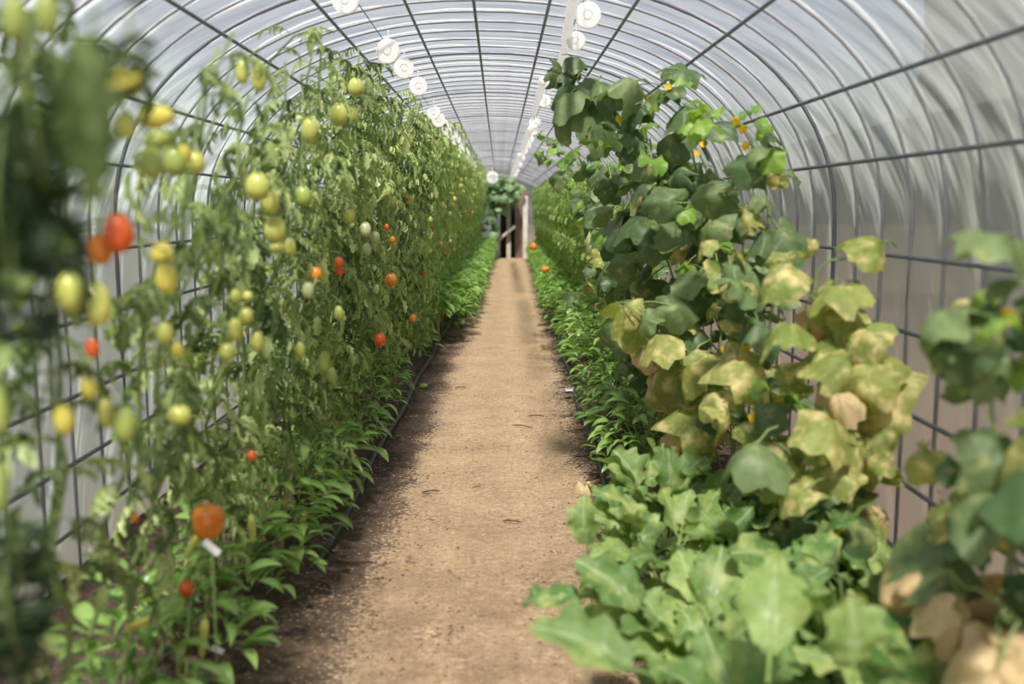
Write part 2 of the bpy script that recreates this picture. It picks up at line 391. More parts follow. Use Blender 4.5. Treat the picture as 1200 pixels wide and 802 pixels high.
for k, (x, y, h, r) in enumerate([(6.9, 13.6, 6.4, 1.15), (6.4, 10.2, 5.6, 1.2)]):
    root = empty('tree', (x, y, -.05)); tag(root, 'dark green tree outside, seen dimly through the right side of the roof', 'tree', 'trees outside on the right')
    b = MB(); nu_, nv_ = 22, 14; vs = []
    for i in range(nv_ + 1):
        for j in range(nu_):
            th = PI * i / nv_; ph = 2 * PI * j / nu_; d = Vector((math.sin(th) * math.cos(ph), math.sin(th) * math.sin(ph), math.cos(th)))
            q = 1 + .35 * mnoise.noise(d * 2.3 + Vector((k * 3.1, 0, 0))) + .18 * mnoise.noise(d * 6 + Vector((k, 0, 0)))
            vs.append(Vector((d.x * r * q, d.y * r * q, h * .55 + d.z * h * .44 * q)))
    b.add(vs, [(i * nu_ + j, (i + 1) * nu_ + j, (i + 1) * nu_ + (j + 1) % nu_, i * nu_ + (j + 1) % nu_) for i in range(nv_) for j in range(nu_)])
    link('crown', b.mesh('crown', M['tree']), root)
    b = MB(); b.tube([(0, 0, 0), (.05, 0, h * .5)], [.12, .08], 8); link('trunk', b.mesh('trunk', M['bwood']), root)

# gravel, crumbs and twigs on the path ------------------------------
def scatter(name, mat, n, rr, flat, label_kind, xr, seed):
    rnd = random.Random(seed); b = MB()
    for k in range(n):
        yy = 2.2 + 14 * rnd.random() ** 1.6
        xx = XL(yy) + (XR(yy) - XL(yy)) * (xr(rnd))
        r = rnd.uniform(*rr); a = rnd.uniform(0, 6.28); z0 = .012 * (abs((xx - XL(yy)) / (XR(yy) - XL(yy)) - .5) * 2) ** 3 + .002
        pts = [(xx + r * math.cos(a + q) * rnd.uniform(.7, 1.2), yy + r * math.sin(a + q) * rnd.uniform(.7, 1.2), z0) for q in (0, 1.57, 3.14, 4.71)]
        pts += [(xx, yy, z0 + r * flat)]
        b.add(pts, [(0, 1, 4), (1, 2, 4), (2, 3, 4), (3, 0, 4)])
    return link(name, b.mesh(name, mat, False))
o = scatter('gravel', M['stone'], 2600, (.0015, .006), .8, 1, lambda r: r.random(), 3)
tag(o, 'fine pale gravel and chips strewn over the sandy path', 'gravel', kind='stuff')
o = scatter('plant_debris', M['debris'], 2600, (.0025, .009), .5, 1, lambda r: (r.random() ** 2.2 * .5 if r.random() < .6 else 1 - r.random() ** 2 * .35), 4)
tag(o, 'dark crumbs of soil and dead leaf along both path edges', 'debris', kind='stuff')
for k, (px, py, L) in enumerate([(600, 612, .09), (612, 500, .16), (415, 660, .16), (540, 455, .1), (528, 436, .07), (628, 488, .12), (505, 577, .1)]):
    p = atD(px, py, 1); r = ray(px, py); p = EYE + r * (-(1.5 - .008) / r.z)
    b = MB(); a = U(-.6, .6); pts = [Vector((math.cos(a) * (q - .5) * L, math.sin(a) * (q - .5) * L + U(-.01, .01), .003 + .006 * math.sin(q * PI))) for q in (0, .25, .5, .75, 1)]
    b.tube(pts, [.003, .005, .004, .005, .002], 5)
    o = link('twig', b.mesh('twig', M['debris'])); o.location = p
    tag(o, ['short dark twig on the sand beside the eggplant leaves', 'long thin twig across the middle of the sandy path', 'bent twig lying in the dark soil by the left pepper plants', 'dark twig on the sand right of the fallen green tomato', 'stubby dark twig on the sand further up, past the fallen tomato', 'crooked twig near the right edge of the path', 'small dark twig at the left border between sand and soil'][k], 'twig')

# hoses along the bed edges
for side, X, a, c in ((-1, XL, 4.0, 26), (1, XR, 2.5, 26)):
    b = MB(); n = 60
    b.tube([(X(a + (c - a) * k / n) + .012 * math.sin(k * .9) - side * (.05 if side < 0 else .01), a + (c - a) * k / n, .030) for k in range(n + 1)], .017, 8)
    tag(link('drip_hose', b.mesh('drip_hose', M['hose'])), 'black drip hose along the %s edge of the sandy path' % ('left' if side < 0 else 'right'), 'hose')

# ------------------------------------------------------------------ leaf meshes
def leaflet(b, base, d, nrm, L, w, rows, curl, droop, rnd, lobe=.28, mat=0):
    y = Vector(d).normalized(); z = Vector(nrm); z = (z - y * z.dot(y)).normalized(); x = y.cross(z)
    vs = []; at = []
    p = Vector(base); ang = 0
    for i in range(rows + 1):
        t = i / rows
        hw = w * .5 * (math.sin(PI * min(1, (t * .86 + .06)) ** .8) + .02) * (1 + (lobe if i % 2 else -lobe) * (0 < i < rows))
        if i == rows: hw = .0008
        a = droop * t
        dirv = y * math.cos(a) - z * math.sin(a); nn = z * math.cos(a) + y * math.sin(a)
        cu = curl * (1 + .5 * math.sin(3 * t + L * 90))
        sk = rnd.uniform(-.15, .15) * w
        vs += [p - x * hw * math.cos(cu) + nn * hw * math.sin(cu) + dirv * hw * .3, p + nn * (-.06 * w) , p + x * hw * math.cos(cu) + nn * hw * math.sin(cu) + dirv * hw * .3]
        at += [0, 1, 0]
        p = p + dirv * (L / rows) + x * sk * .25
    fs = []
    for i in range(rows):
        q = i * 3; fs += [(q, q + 1, q + 4, q + 3), (q + 1, q + 2, q + 5, q + 4)]
    b.add(vs, fs, mat, at)
def tomato_leaf(b, T, rnd, L=.24, rows=6, n=3, droop=1.7, start=.35):
    """compound leaf growing from the frame T along +Y, hanging down"""
    pts = []; p = Vector((0, 0, 0)); a = start; N = 7
    for i in range(N + 1):
        pts.append((p.copy(), a)); p = p + Vector((rnd.uniform(-.012, .012), math.cos(a), math.sin(a))) * (L / N); a -= droop / N
    R3 = T.to_3x3()
    b.cur_t = rnd.random()
    b.tube([T @ q for q, _ in pts], [.0032 - .0022 * i / N for i in range(N + 1)], 4, 1, False)
    for k in range(n):
        i = 2 + int(k * (N - 2) / n); q, a = pts[i]
        for s in (-1, 1):
            d = Vector((s * rnd.uniform(.6, 1), math.cos(a) * .5, math.sin(a) * .6 - rnd.uniform(.2, .8)))
            nn = Vector((rnd.uniform(-.3, .3) - s * .4, rnd.uniform(0, .5), 1))
            leaflet(b, T @ q, R3 @ d, R3 @ nn, L * rnd.uniform(.27, .40), L * rnd.uniform(.12, .17), rows, rnd.uniform(.3, 1.15), rnd.uniform(.3, 1.2), rnd)
    q, a = pts[-1]
    leaflet(b, T @ q, R3 @ Vector((rnd.uniform(-.2, .2), math.cos(a), math.sin(a))), R3 @ Vector((0, -math.sin(a) + .1, math.cos(a) + .1)), L * .45, L * .21, rows, rnd.uniform(.3, .8), .6, rnd)
TL = []
for k in range(12):
    rnd = random.Random(100 + k); b = MB(); tomato_leaf(b, Matrix.Identity(4), rnd, L=rnd.uniform(.16, .235), n=4 if k % 3 else 5, droop=rnd.uniform(1.4, 2.2), start=rnd.uniform(.1, .6))
    TL.append(b.mesh('tomato_leaf', [M['tom'], M['stem']]))
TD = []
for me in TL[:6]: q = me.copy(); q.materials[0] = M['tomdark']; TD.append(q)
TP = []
for me in TL[:6]: q = me.copy(); q.materials[0] = M['tomshade']; TP.append(q)

def simple_leaf(L, w, rnd, mat, rows=6, petiole=.03, droop=.9, fold=.35, wav=.0):
    b = MB(); b.cur_t = rnd.random()
    b.tube([(0, 0, 0), (0, petiole * .5, .002), (0, petiole, 0)], .0018, 4, 1, False)
    y0 = petiole; vs = []; at = []; p = Vector((0, y0, 0))
    for i in range(rows + 1):
        t = i / rows; hw = w * .5 * math.sin(PI * min(1, t * .97 + .03) ** .85) if i < rows else .0005
        a = .35 - droop * t * 1.3
        dv = Vector((0, math.cos(a), math.sin(a))); nn = Vector((0, -math.sin(a), math.cos(a)))
        wv = wav * math.sin(t * 9 + rnd.random())
        vs += [p + Vector((-hw * math.cos(fold), 0, 0)) + nn * (hw * math.sin(fold) + wv), p, p + Vector((hw * math.cos(fold), 0, 0)) + nn * (hw * math.sin(fold) - wv)]; at += [0, 1, 0]
        p = p + dv * (L / rows)
    fs = []
    for i in range(rows):
        q = i * 3; fs += [(q, q + 1, q + 4, q + 3), (q + 1, q + 2, q + 5, q + 4)]
    b.add(vs, fs, 0, at); return b.mesh('leaf', [mat, M['stem']])
PL = [simple_leaf(U(.085, .125), U(.034, .05), random.Random(k), M['pepper'], 6, .03, U(.6, 1.3), U(.15, .5)) for k in range(8)]

def palmate(rnd, Rr, mat, cup=.25, rim=.02, petiole=.1, crumple=0.0, lob=.10):
    b = MB(); b.cur_t = rnd.random()
    nr, na = 6, 30
    b.tube([(0, 0, 0), (0, petiole * .45, .012), (0, petiole, 0)], [.0035, .003, .0026], 5, 1, False)
    vs = [Vector((0, petiole, 0))]; at = [1.0]
    ph = [rnd.uniform(0, 6.28) for _ in range(3)]; fold = rnd.uniform(.0, 1.0); wx = rnd.uniform(.78, 1.08)
    for i in range(1, nr + 1):
        r = i / nr
        for k in range(na):
            th = -PI + 2 * PI * (k + .5) / na      # 0 = tip direction
            lobes = 1 + lob * math.cos(5 * th) * (1 if abs(th) < 2.6 else .3) + .04 * math.cos(11 * th + ph[0])
            notch = 1 - .62 * math.exp(-((abs(th) - PI) / .33) ** 2)
            rr = Rr * r * (1 + (lobes * notch - 1) * r)
            x = rr * math.sin(th); y = petiole + Rr * .12 + rr * math.cos(th)
            vein = max(0, math.cos(5 * th)) ** 6 if abs(th) < 2.6 else 0
            z = -cup * Rr * r * r * (1 + .3 * math.sin(2 * th + ph[1])) + rim * math.sin(3 * th + ph[1]) * r * r + rim * .6 * math.sin(7 * th + ph[2]) * r ** 3 + .13 * Rr * r * (1 - vein) * (1 - r * .3)
            z += crumple * mnoise.noise((x * 22 + ph[0], y * 22, ph[1])) + .035 * r * mnoise.noise((x * 9 + ph[2], y * 9, ph[1]))
            x *= wx
            z -= .35 * max(0, rr * math.cos(th)) ** 2 / Rr + fold * abs(x) * r
            vs.append(Vector((x, y, z))); at.append(vein * (1 - .4 * r))
    fs = [(0, 1 + k, 1 + (k + 1) % na) for k in range(na)]
    for i in range(nr - 1):
        for k in range(na):
            a = 1 + i * na; c = a + na; fs.append((a + k, c + k, c + (k + 1) % na, a + (k + 1) % na))
    b.add(vs, fs, 0, at); return b.mesh('leaf', [mat, M['stem']])
CL = {}
for st, rr, cup, rim, cr in (('cuke', .092, .4, .018, .014), ('young', .055, .1, .012, .005), ('yellow', .092, .4, .014, .018), ('dry', .095, .8, .02, .045)):
    CL[st] = [palmate(random.Random(k * 7 + 1), rr * U(.85, 1.2), M[st], cup * U(.5, 1.4), rim * U(.6, 1.5), U(.07, .12), cr) for k in range(9)]
GL = [palmate(random.Random(60 + k), .11 * U(.8, 1.2), M['gourd'], .2, .015, .08, .004, .06) for k in range(3)]

def eggleaf(rnd, L, w):
    b = MB(); b.cur_t = rnd.random(); rows, cols = 14, 8
    pet = L * .28
    b.tube([(0, 0, 0), (0, pet * .5, .008), (0, pet, 0)], [.005, .0045, .004], 6, 1, False)
    vs = []; at = []; p = Vector((0, pet, 0)); ph = rnd.uniform(0, 6)
    dr = rnd.uniform(.5, 1.1); fo = rnd.uniform(.05, .4)
    for i in range(rows + 1):
        t = i / rows
        env = (math.sin(PI * min(1, t * .95 + .05) ** .72)) ** .8 if i < rows else .01
        hw = w * .5 * env * (1 + .17 * math.cos(t * 2 * PI * 3.2 + .6) * (t < .93))
        a = .25 - dr * t
        dv = Vector((0, math.cos(a), math.sin(a))); nn = Vector((0, -math.sin(a), math.cos(a)))
        for j in range(cols + 1):
            s = j / cols * 2 - 1
            q = p + Vector((s * hw, 0, 0)) + dv * (abs(s) * hw * .35) + nn * (abs(s) * hw * fo + .012 * math.sin(ph + t * 11) * s * s + .010 * math.sin(t * 20 + 2 * ph) * abs(s) ** 3)
            vein = 1.0 if j == cols // 2 else max(0, math.sin((t - abs(s) * .12) * 2 * PI * 5)) ** 10 * .7
            vs.append(q); at.append(vein)
        p = p + dv * (L / rows)
    fs = [(i * (cols + 1) + j, i * (cols + 1) + j + 1, (i + 1) * (cols + 1) + j + 1, (i + 1) * (cols + 1) + j) for i in range(rows) for j in range(cols)]
    b.add(vs, fs, 0, at)
    mr = [Vector(vs[i * (cols + 1) + cols // 2]) - Vector((0, 0, .001)) for i in range(rows + 1)]
    b.tube(mr, [.004 * (1 - i / rows) + .0006 for i in range(rows + 1)], 5, 1, False)
    return b.mesh('leaf', [M['egg'], M['egg']])
EL = [eggleaf(random.Random(40 + k), U(.16, .23), U(.10, .15)) for k in range(8)]

# fruit -------------------------------------------------------------
def fruit_mesh(key, rx=.5, n=12, ribs=0):
    b = MB(); prof = []
    for i in range(n + 1):
        a = PI * i / n
        prof.append((max(.0005, rx * math.sin(a) * (1 + .10 * math.cos(a) * -1)), -.5 + .5 * math.cos(a)))
    b.lathe(prof[::1], 16); return b.mesh('tomato', M[key])
FM = {k: fruit_mesh(k) for k in 'gGpyro'}
b = MB()
for k in range(5):
    a = k * 2 * PI / 5
    d = Vector((math.cos(a), math.sin(a), 0)); s = Vector((-math.sin(a), math.cos(a), 0))
    b.add([Vector((0, 0, .01)), d * .18 + s * .08 - Vector((0, 0, .0)), d * .42 - Vector((0, 0, .07)), d * .18 - s * .08], [(0, 1, 2, 3)])
b.tube([(0, 0, 0), (.03, 0, .2), (.1, 0, .36)], .035, 5)
CALYX = b.mesh('calyx', M['stem'])
def add_fruit(root, key, top, wid, hei, tilt=(0, 0, 0), calyx=True):
    Mx = Matrix.Translation(top) @ Euler(tilt).to_matrix().to_4x4() @ Matrix.Diagonal((wid, wid, hei, 1))
    o = wpart('tomato', FM[key], root, Mx)
    if key in 'ro': o['label'] = 'red tomato' if key == 'r' else 'orange tomato'
    elif key == 'y': o['label'] = 'yellow tomato'
    if calyx:
        link('calyx', CALYX, o)
    return o

# ------------------------------------------------------------------ tomato row (left)
def stem_pts(x0, x1, y, H, rnd, n=14, lean=0):
    pts = []
    for i in range(n + 1):
        t = i / n; z = .03 + (H - .03) * t
        x = x0 + (x1 - x0) * t ** 1.3 + rnd.uniform(-.03, .03) * (t > .05); yy = y + lean * t + rnd.uniform(-.03, .03)
        pts.append(Vector((x, yy, z)))
    return pts
def along(pts, t):
    f = t * (len(pts) - 1); i = min(len(pts) - 2, int(f)); return pts[i].lerp(pts[i + 1], f - i)
T_STEMS = []          # (root, pts, y)
def tomato_plant(y, label, group, nleaf, x0, x1, H, seed, tmin=.12, spread=.1):
    rnd = random.Random(seed)
    root = empty('tomato_plant', (x0, y, .04)); tag(root, label, 'plant', group)
    allp = []
    for sidx in range(2):
        pts = stem_pts(x0 + rnd.uniform(-.04, .04), x1 + rnd.uniform(-.06, .08), y + rnd.uniform(-.06, .06), H * rnd.uniform(.88, 1.02), rnd, lean=rnd.uniform(-.15, .15))
        allp.append(pts)
        b = MB(); b.tube(pts, [.008 - .004 * i / 14 for i in range(15)], 6)
        wpart('stem', b.mesh('stem', M['stem']), root, Matrix.Identity(4))
    for k in range(nleaf):
        t = tmin + (1 - tmin) * (k + rnd.random()) / nleaf
        p = along(allp[k % 2], t)
        az = rnd.uniform(0, 2 * PI)
        Mx = Matrix.Translation(p) @ Euler((rnd.uniform(-.4, .3), rnd.uniform(-.5, .5), az)).to_matrix().to_4x4() @ Matrix.Scale(rnd.uniform(.6, 1.0) * (1 - .25 * (t > .9)), 4)
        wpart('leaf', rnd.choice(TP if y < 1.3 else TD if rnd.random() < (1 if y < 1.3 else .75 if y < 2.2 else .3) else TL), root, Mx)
    T_STEMS.append((root, allp)); return root
NEAR = [
 # y, label, leaves, x0, x1, H
 (1.02, 'tomato vine closest to the lens, blurred dark leaves hanging at the upper left corner', 9, -.75, -.50, 1.95),
 (1.52, 'blurred tomato vine at the left edge with deep green drooping foliage', 30, -.95, -.80, 2.12),
 (1.95, 'sparse tomato vine bearing the nearest red tomato above pale green ones', 38, -1.0, -.78, 2.05),
 (2.35, 'thin tomato vine behind the nearest fruiting one, with yellow tomatoes at mid height', 28, -1.02, -.74, 1.88),
 (2.75, 'tomato vine with film showing through it, deep green leaves, low fruit', 36, -1.02, -.76, 1.86),
 (3.15, 'tomato vine with three large green tomatoes hanging in a chain', 54, -1.0, -.72, 1.92),
 (3.5, 'tomato vine with a cluster of four green tomatoes at waist height', 66, -1.0, -.72, 2.0),
 (3.9, 'tomato vine with twin green tomatoes high up beside the first roof purlins', 74, -1.0, -.72, 2.1)]
for k, (y, lab, n, x0, x1, H) in enumerate(NEAR):
    tomato_plant(y, lab, 'tomato vines trained up the left side', n, x0, x1, H, 300 + k, tmin=.30 if y < 3 else .2)
y = 4.25; k = 0
while y < 9.2:
    tomato_plant(y, 'tall tomato vine in the dense mid stretch of the left row', 'tomato vines trained up the left side', 100, -1.0 + drift(y) * .7, -.72 + drift(y) * .6, min(2.33, 2.14 + (y - 4.2) * .12) + U(-.06, .06), 340 + k, tmin=.14)
    y += .34; k += 1
# further plants: foliage too small to pick apart
FOL = []
for v in range(4):
    rnd = random.Random(500 + v); b = MB()
    pts = stem_pts(0, .26, 0, 2.38, rnd)
    for k in range(85):
        t = .06 + .94 * (k + rnd.random()) / 85; p = along(pts, t)
        T = Matrix.Translation(p) @ Euler((rnd.uniform(-.4, .3), rnd.uniform(-.5, .5), rnd.uniform(0, 2 * PI))).to_matrix().to_4x4() @ Matrix.Scale(rnd.uniform(.7, 1.1), 4)
        tomato_leaf(b, T, rnd, rows=4, n=3, droop=rnd.uniform(1.4, 2.2))
    sm = MB(); sm.tube(pts, .007, 5)
    FOL.append((b.mesh('foliage', [M['tom'] if v < 2 else M['tomlight'], M['stem']]), sm.mesh('stem', M['stem']), pts))
y = 9.5; k = 0
while y < 29.2:
    rnd = random.Random(600 + k); fo, st, pts = FOL[k % 4]
    root = empty('tomato_plant', (-1.02 + drift(y) * .8, y, .03)); root.rotation_euler.z = rnd.uniform(-.25, .25)
    root.scale = (1, 1, rnd.uniform(.95, 1.03))
    tag(root, 'distant tomato vine in the far stretch of the left row', 'plant', 'far tomato vines on the left')
    o = link('foliage', fo, root); o['kind'] = 'stuff'; link('stem', st, root)
    if y < 22:
        for q in range(4):
            t = rnd.uniform(.35, .95); p = along(pts, t) + Vector((rnd.uniform(.08, .2), rnd.uniform(-.12, .12), 0))
            o = link('tomato', FM[rnd.choice('gggGyppro' if t < .6 else 'gggGyp')], root, Matrix.Translation(p) @ Matrix.Diagonal((.052, .052, .066, 1)))
    y += .37; k += 1

FR = [ # px, py (centre), width px, height px, colour, plane x, tilt
 (145, 98, 36, 50, 'y', -.66, 1.3), (183, 137, 26, 40, 'y', -.66, 1.45), (147, 148, 22, 28, 'g', -.68, 0), (177, 190, 28, 36, 'G', -.66, 0),
 (185, 163, 22, 34, 'G', -.70, 1.2), (205, 190, 26, 34, 'G', -.70, .2),
 (18, 20, 28, 52, 'G', -.60, 0), (55, 16, 26, 50, 'G', -.58, 0), (139, 273, 33, 46, 'r', -.66, 0), (117, 292, 28, 36, 'o', -.70, 0),
 (82, 342, 32, 46, 'g', -.72, 0), (114, 357, 33, 52, 'g', -.66, 0), (190, 297, 26, 28, 'y', -.70, 0), (195, 326, 25, 37, 'y', -.68, 0),
 (108, 408, 16, 24, 'r', -.74, 0), (104, 455, 20, 30, 'y', -.74, .3), (75, 492, 24, 38, 'y', -.74, .1), (125, 484, 20, 36, 'g', -.74, 0), (146, 497, 27, 46, 'G', -.70, 0),
 (210, 486, 28, 26, 'g', -.74, 0), (0, 480, 18, 60, 'G', -.66, 0), (0, 572, 20, 60, 'G', -.66, 0),
 (302, 218, 28, 34, 'g', -.66, 0), (317, 236, 20, 30, 'g', -.66, 0), (322, 269, 25, 33, 'g', -.66, 0), (340, 289, 14, 22, 'g', -.68, 0), (325, 290, 17, 14, 'g', -.68, 0),
 (355, 230, 20, 26, 'G', -.68, 0), (371, 234, 14, 22, 'G', -.70, 0), (363, 153, 20, 29, 'g', -.66, .1), (397, 134, 21, 27, 'g', -.64, 0), (413, 134, 15, 21, 'g', -.64, 0),
 (417, 102, 18, 22, 'g', -.64, 0), (303, 89, 17, 36, 'g', -.66, 0), (284, 84, 14, 28, 'g', -.68, 0), (477, 165, 15, 19, 'g', -.64, 0), (462, 178, 12, 16, 'g', -.66, 0),
 (480, 193, 12, 14, 'g', -.66, 0), (410, 253, 13, 18, 'g', -.64, 0), (428, 269, 14, 18, 'p', -.62, 0), (439, 278, 12, 15, 'p', -.62, 0), (430, 292, 10, 16, 'p', -.64, 0),
 (454, 224, 10, 14, 'g', -.64, 0), (460, 236, 10, 14, 'g', -.64, 0), (472, 225, 9, 13, 'G', -.64, 0), (479, 234, 10, 11, 'y', -.64, 0), (414, 219, 11, 12, 'g', -.66, 0),
 (397, 308, 10, 14, 'r', -.62, 0), (398, 317, 10, 12, 'r', -.62, 0), (458, 328, 14, 17, 'o', -.62, 0), (484, 373, 8, 10, 'o', -.62, 0), (445, 398, 14, 17, 'r', -.62, 0),
 (370, 321, 15, 17, 'o', -.66, 0), (361, 340, 14, 20, 'p', -.66, 0), (276, 386, 17, 28, 'g', -.70, 0), (288, 370, 17, 20, 'g', -.72, 0), (301, 400, 17, 26, 'g', -.70, 0),
 (266, 412, 19, 22, 'g', -.74, 0), (276, 347, 13, 17, 'g', -.72, 0), (290, 347, 12, 13, 'g', -.72, 0), (193, 390, 19, 28, 'g', -.74, 0), (380, 424, 15, 26, 'G', -.68, 0),
 (388, 440, 14, 20, 'G', -.68, 0), (397, 367, 11, 18, 'g', -.66, 0), (352, 410, 12, 20, 'g', -.70, 0), (208, 410, 14, 20, 'y', -.76, 0), (460, 281, 7, 9, 'o', -.62, 0),
 (453, 266, 6, 8, 'r', -.62, 0), (295, 534, 12, 13, 'r', -.72, 0), (158, 607, 9, 12, 'o', -.86, 0), (229, 190, 22, 26, 'g', -.68, 0), (216, 180, 14, 24, 'y', -.68, .4),
 (516, 192, 6, 11, 'g', -.58, 0), (535, 216, 6, 8, 'g', -.56, 0), (541, 219, 6, 8, 'g', -.56, 0), (547, 220, 6, 8, 'g', -.56, 0), (530, 241, 7, 9, 'g', -.56, 0), (518, 240, 6, 8, 'g', -.58, 0),
 (505, 230, 6, 8, 'g', -.58, 0), (498, 209, 7, 11, 'g', -.60, 0)]
for (px, py, wp, hp, key, X, tilt) in FR:
    c = atX(px, py, X); s = c.y / F * 1.02
    root, allp = min(T_STEMS, key=lambda q: abs(q[0].location.y - c.y))
    wd, ht = wp * s, hp * s
    tl = (tilt, 0, 0) if tilt < .9 else (.15, tilt, .3)
    E = Euler(tl).to_matrix() @ Vector((0, 0, 1)); top = c + E * ht * .5
    tint = None
    add_fruit(root, key, top, wd, ht, tl)
    if c.y < 9.4:
        st = top + E * ht * .32
        best = None
        for pts in allp:
            for p in pts:
                d = (p - st).length + abs(p.z - st.z - .05) * .5
                if best is None or d < best[0]: best = (d, p)
        p = best[1]; mid = (p + st) / 2 + Vector((0, 0, .03))
        b = MB(); b.tube([p, mid, st], [.0035, .003, .0025], 5)
        wpart('fruit_stalk', b.mesh('fruit_stalk', M['stem']), root, Matrix.Identity(4))

# broad leaves of the closest vine hanging straight down
for px, py, d, s_ in ((8, 75, .98, .9), (28, 110, 1.0, .9), (40, 20, 1.0, .8), (0, 190, 1.1, .8), (30, 60, .96, .9), (15, 200, 1.0, .9), (45, 150, 1.05, .8), (5, 130, .98, .9), (110, 5, 1.05, .7), (150, 10, 1.2, .7), (5, 560, 1.25, .8), (18, 640, 1.3, .9), (0, 700, 1.3, .9), (30, 740, 1.4, .8), (25, 600, 1.3, .8), (5, 650, 1.25, .9)):
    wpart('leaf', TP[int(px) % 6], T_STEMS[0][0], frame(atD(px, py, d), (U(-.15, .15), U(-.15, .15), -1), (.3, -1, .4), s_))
# shoot of the twin tomato vine arching up under the roof
P = [atD(*p) for p in ((300, 110, 3.9), (318, 70, 3.85), (345, 42, 3.8), (375, 32, 3.8), (392, 38, 3.8))]
b = MB(); b.tube(P, .004, 5); wpart('stem', b.mesh('stem', M['stem']), T_STEMS[7][0], Matrix.Identity(4))
for k, (px, py) in enumerate(((325, 60), (340, 40), (360, 36), (375, 34), (388, 40), (350, 44))):
    wpart('leaf', TL[k], T_STEMS[7][0], frame(atD(px, py, 3.82), (U(-.8, .8), U(-.6, .2), U(-.3, .1)), (0, -.5, 1), .5))
for px, py in ((95, 40), (84, 70)):
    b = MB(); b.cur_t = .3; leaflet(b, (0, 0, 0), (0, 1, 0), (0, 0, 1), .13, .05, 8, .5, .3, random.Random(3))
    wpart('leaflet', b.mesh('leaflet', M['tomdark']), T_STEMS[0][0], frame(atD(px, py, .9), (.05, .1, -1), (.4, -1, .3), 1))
# ------------------------------------------------------------------ pepper plants
def pepper_plant(x, y, H, Wd, n, label, group, seed, fruits=0, fol=None):
    rnd = random.Random(seed); root = empty('pepper_plant', (x, y, .05)); tag(root, label, 'plant', group)
    b = MB(); tips = []
    b.tube([(0, 0, -.02), (0.005, 0, H * .35)], [.009, .007], 6)
    for k in range(7):
        a = k * .9 + rnd.random(); r = Wd * rnd.uniform(.35, .8); t = Vector((math.cos(a) * r, math.sin(a) * r, H * rnd.uniform(.65, .95)))
        b.tube([(0, 0, H * .3), t * .5 + Vector((0, 0, H * .2)), t], [.006, .004, .0025], 5); tips.append(t)
    link('stem', b.mesh('stem', M['stem']), root)
    for k in range(n):
        u = rnd.random() ** .7; a = rnd.uniform(0, 2 * PI); r = Wd * math.sqrt(rnd.random()) * 1.0
        z = H * (1 - .75 * (r / Wd) ** 2 * rnd.random() - .35 * rnd.random() ** 2)
        if rnd.random() < .3: z = H * rnd.uniform(.2, .6); r = Wd * rnd.uniform(.6, 1)
        p = Vector((math.cos(a) * r * .8, math.sin(a) * r * .8, z))
        Mx = Matrix.Translation(p) @ Euler((rnd.uniform(-.5, .5), rnd.uniform(-.4, .4), a - PI / 2 + rnd.uniform(-.9, .9))).to_matrix().to_4x4() @ Matrix.Scale(rnd.uniform(.7, 1.2), 4)
        link('leaf', rnd.choice(PL), root, Mx)
    for k in range(fruits):
        a = rnd.uniform(0, 6.28); p = Vector((math.cos(a) * Wd * .6, math.sin(a) * Wd * .6, H * rnd.uniform(.3, .6)))
        link('pepper', PF['g'], root, Matrix.Translation(p) @ Euler((rnd.uniform(-.4, .4), rnd.uniform(-.4, .4), 0)).to_matrix().to_4x4())
    return root
def pepper_fruit(key, L=.09, r=.011):
    b = MB(); b.lathe([(.002, .02), (.003, .004), (r * .9, 0), (r * 1.05, -L * .2), (r, -L * .5), (r * .6, -L * .82), (.0006, -L)], 10)
    return b.mesh('pepper', M[key])
PF = {k: pepper_fruit(k) for k in 'gyro'}
PFG = pepper_fruit('G')
PF['g'] = PFG
PEP = [
 (-.86, 2.35, .42, .20, 80, 'low pepper plant at the bottom left with a yellow and a red chilli'),
 (-.84, 2.80, .44, .22, 90, 'dark leaved pepper plant at the foot of the vines, bottom left'),
 (-.86, 3.3, .42, .22, 95, 'pepper plant under the big orange fruit'),
 (-.80, 3.75, .46, .22, 100, 'pepper plant with a brown bare lower stem by the dark soil'),
 (-.79, 4.25, .48, .22, 100, 'leafy pepper plant behind the one with the brown stem'),
 (-.80, 4.85, .42, .23, 100, 'glossy pepper plant with leaves spreading toward the path, second clump'),
 (-.80, 5.5, .44, .24, 110, 'bright glossy pepper plant beside the black hose on the left'),
 (-.84, 6.2, .40, .22, 90, 'pepper plant behind the bright glossy clump, near the fallen tomato')]
for k, (x, y, H, Wd, n, lab) in enumerate(PEP):
    pepper_plant(x - .09, y, H, Wd, n, lab, 'pepper plants along the left bed', 700 + k, 2)
y = 6.9; k = 0
while y < 10.5:
    if 7.9 < y < 8.9: y += .55; continue
    pepper_plant(XL(y) - .14, y, U(.38, .5), .22, 80, 'small pepper plant in the left bed edge beyond the fallen tomato', 'pepper plants along the left bed', 720 + k); y += .55; k += 1
RP = [(5.2, 'pepper plant just beyond the eggplants, with tiny red chillies'), (5.75, 'pepper plant by the pale dry leaf on the right edge'), (6.3, 'pepper plant right of the black hose bend'), (6.85, 'pepper plant by the small white label on the right')]
for k, (y, lab) in enumerate(RP):
    for dx in (0, .3):
        pepper_plant(XR(y) + .19 + dx, y + dx * .4, .42 + dx * .2, .26, 110, lab + (', path side' if dx == 0 else ', film side'), 'pepper plants along the right bed', 740 + k + int(dx * 100))
y = 7.4; k = 0
while y < 11.5:
    for dx in (0, .28):
        pepper_plant(XR(y) + .2 + dx, y, .52 + dx * .4 + U(-.03, .05), .27, 95, 'bright green pepper plant in the middle stretch of the right bed', 'pepper plants along the right bed', 800 + k + int(dx * 100))
    y += .5; k += 1
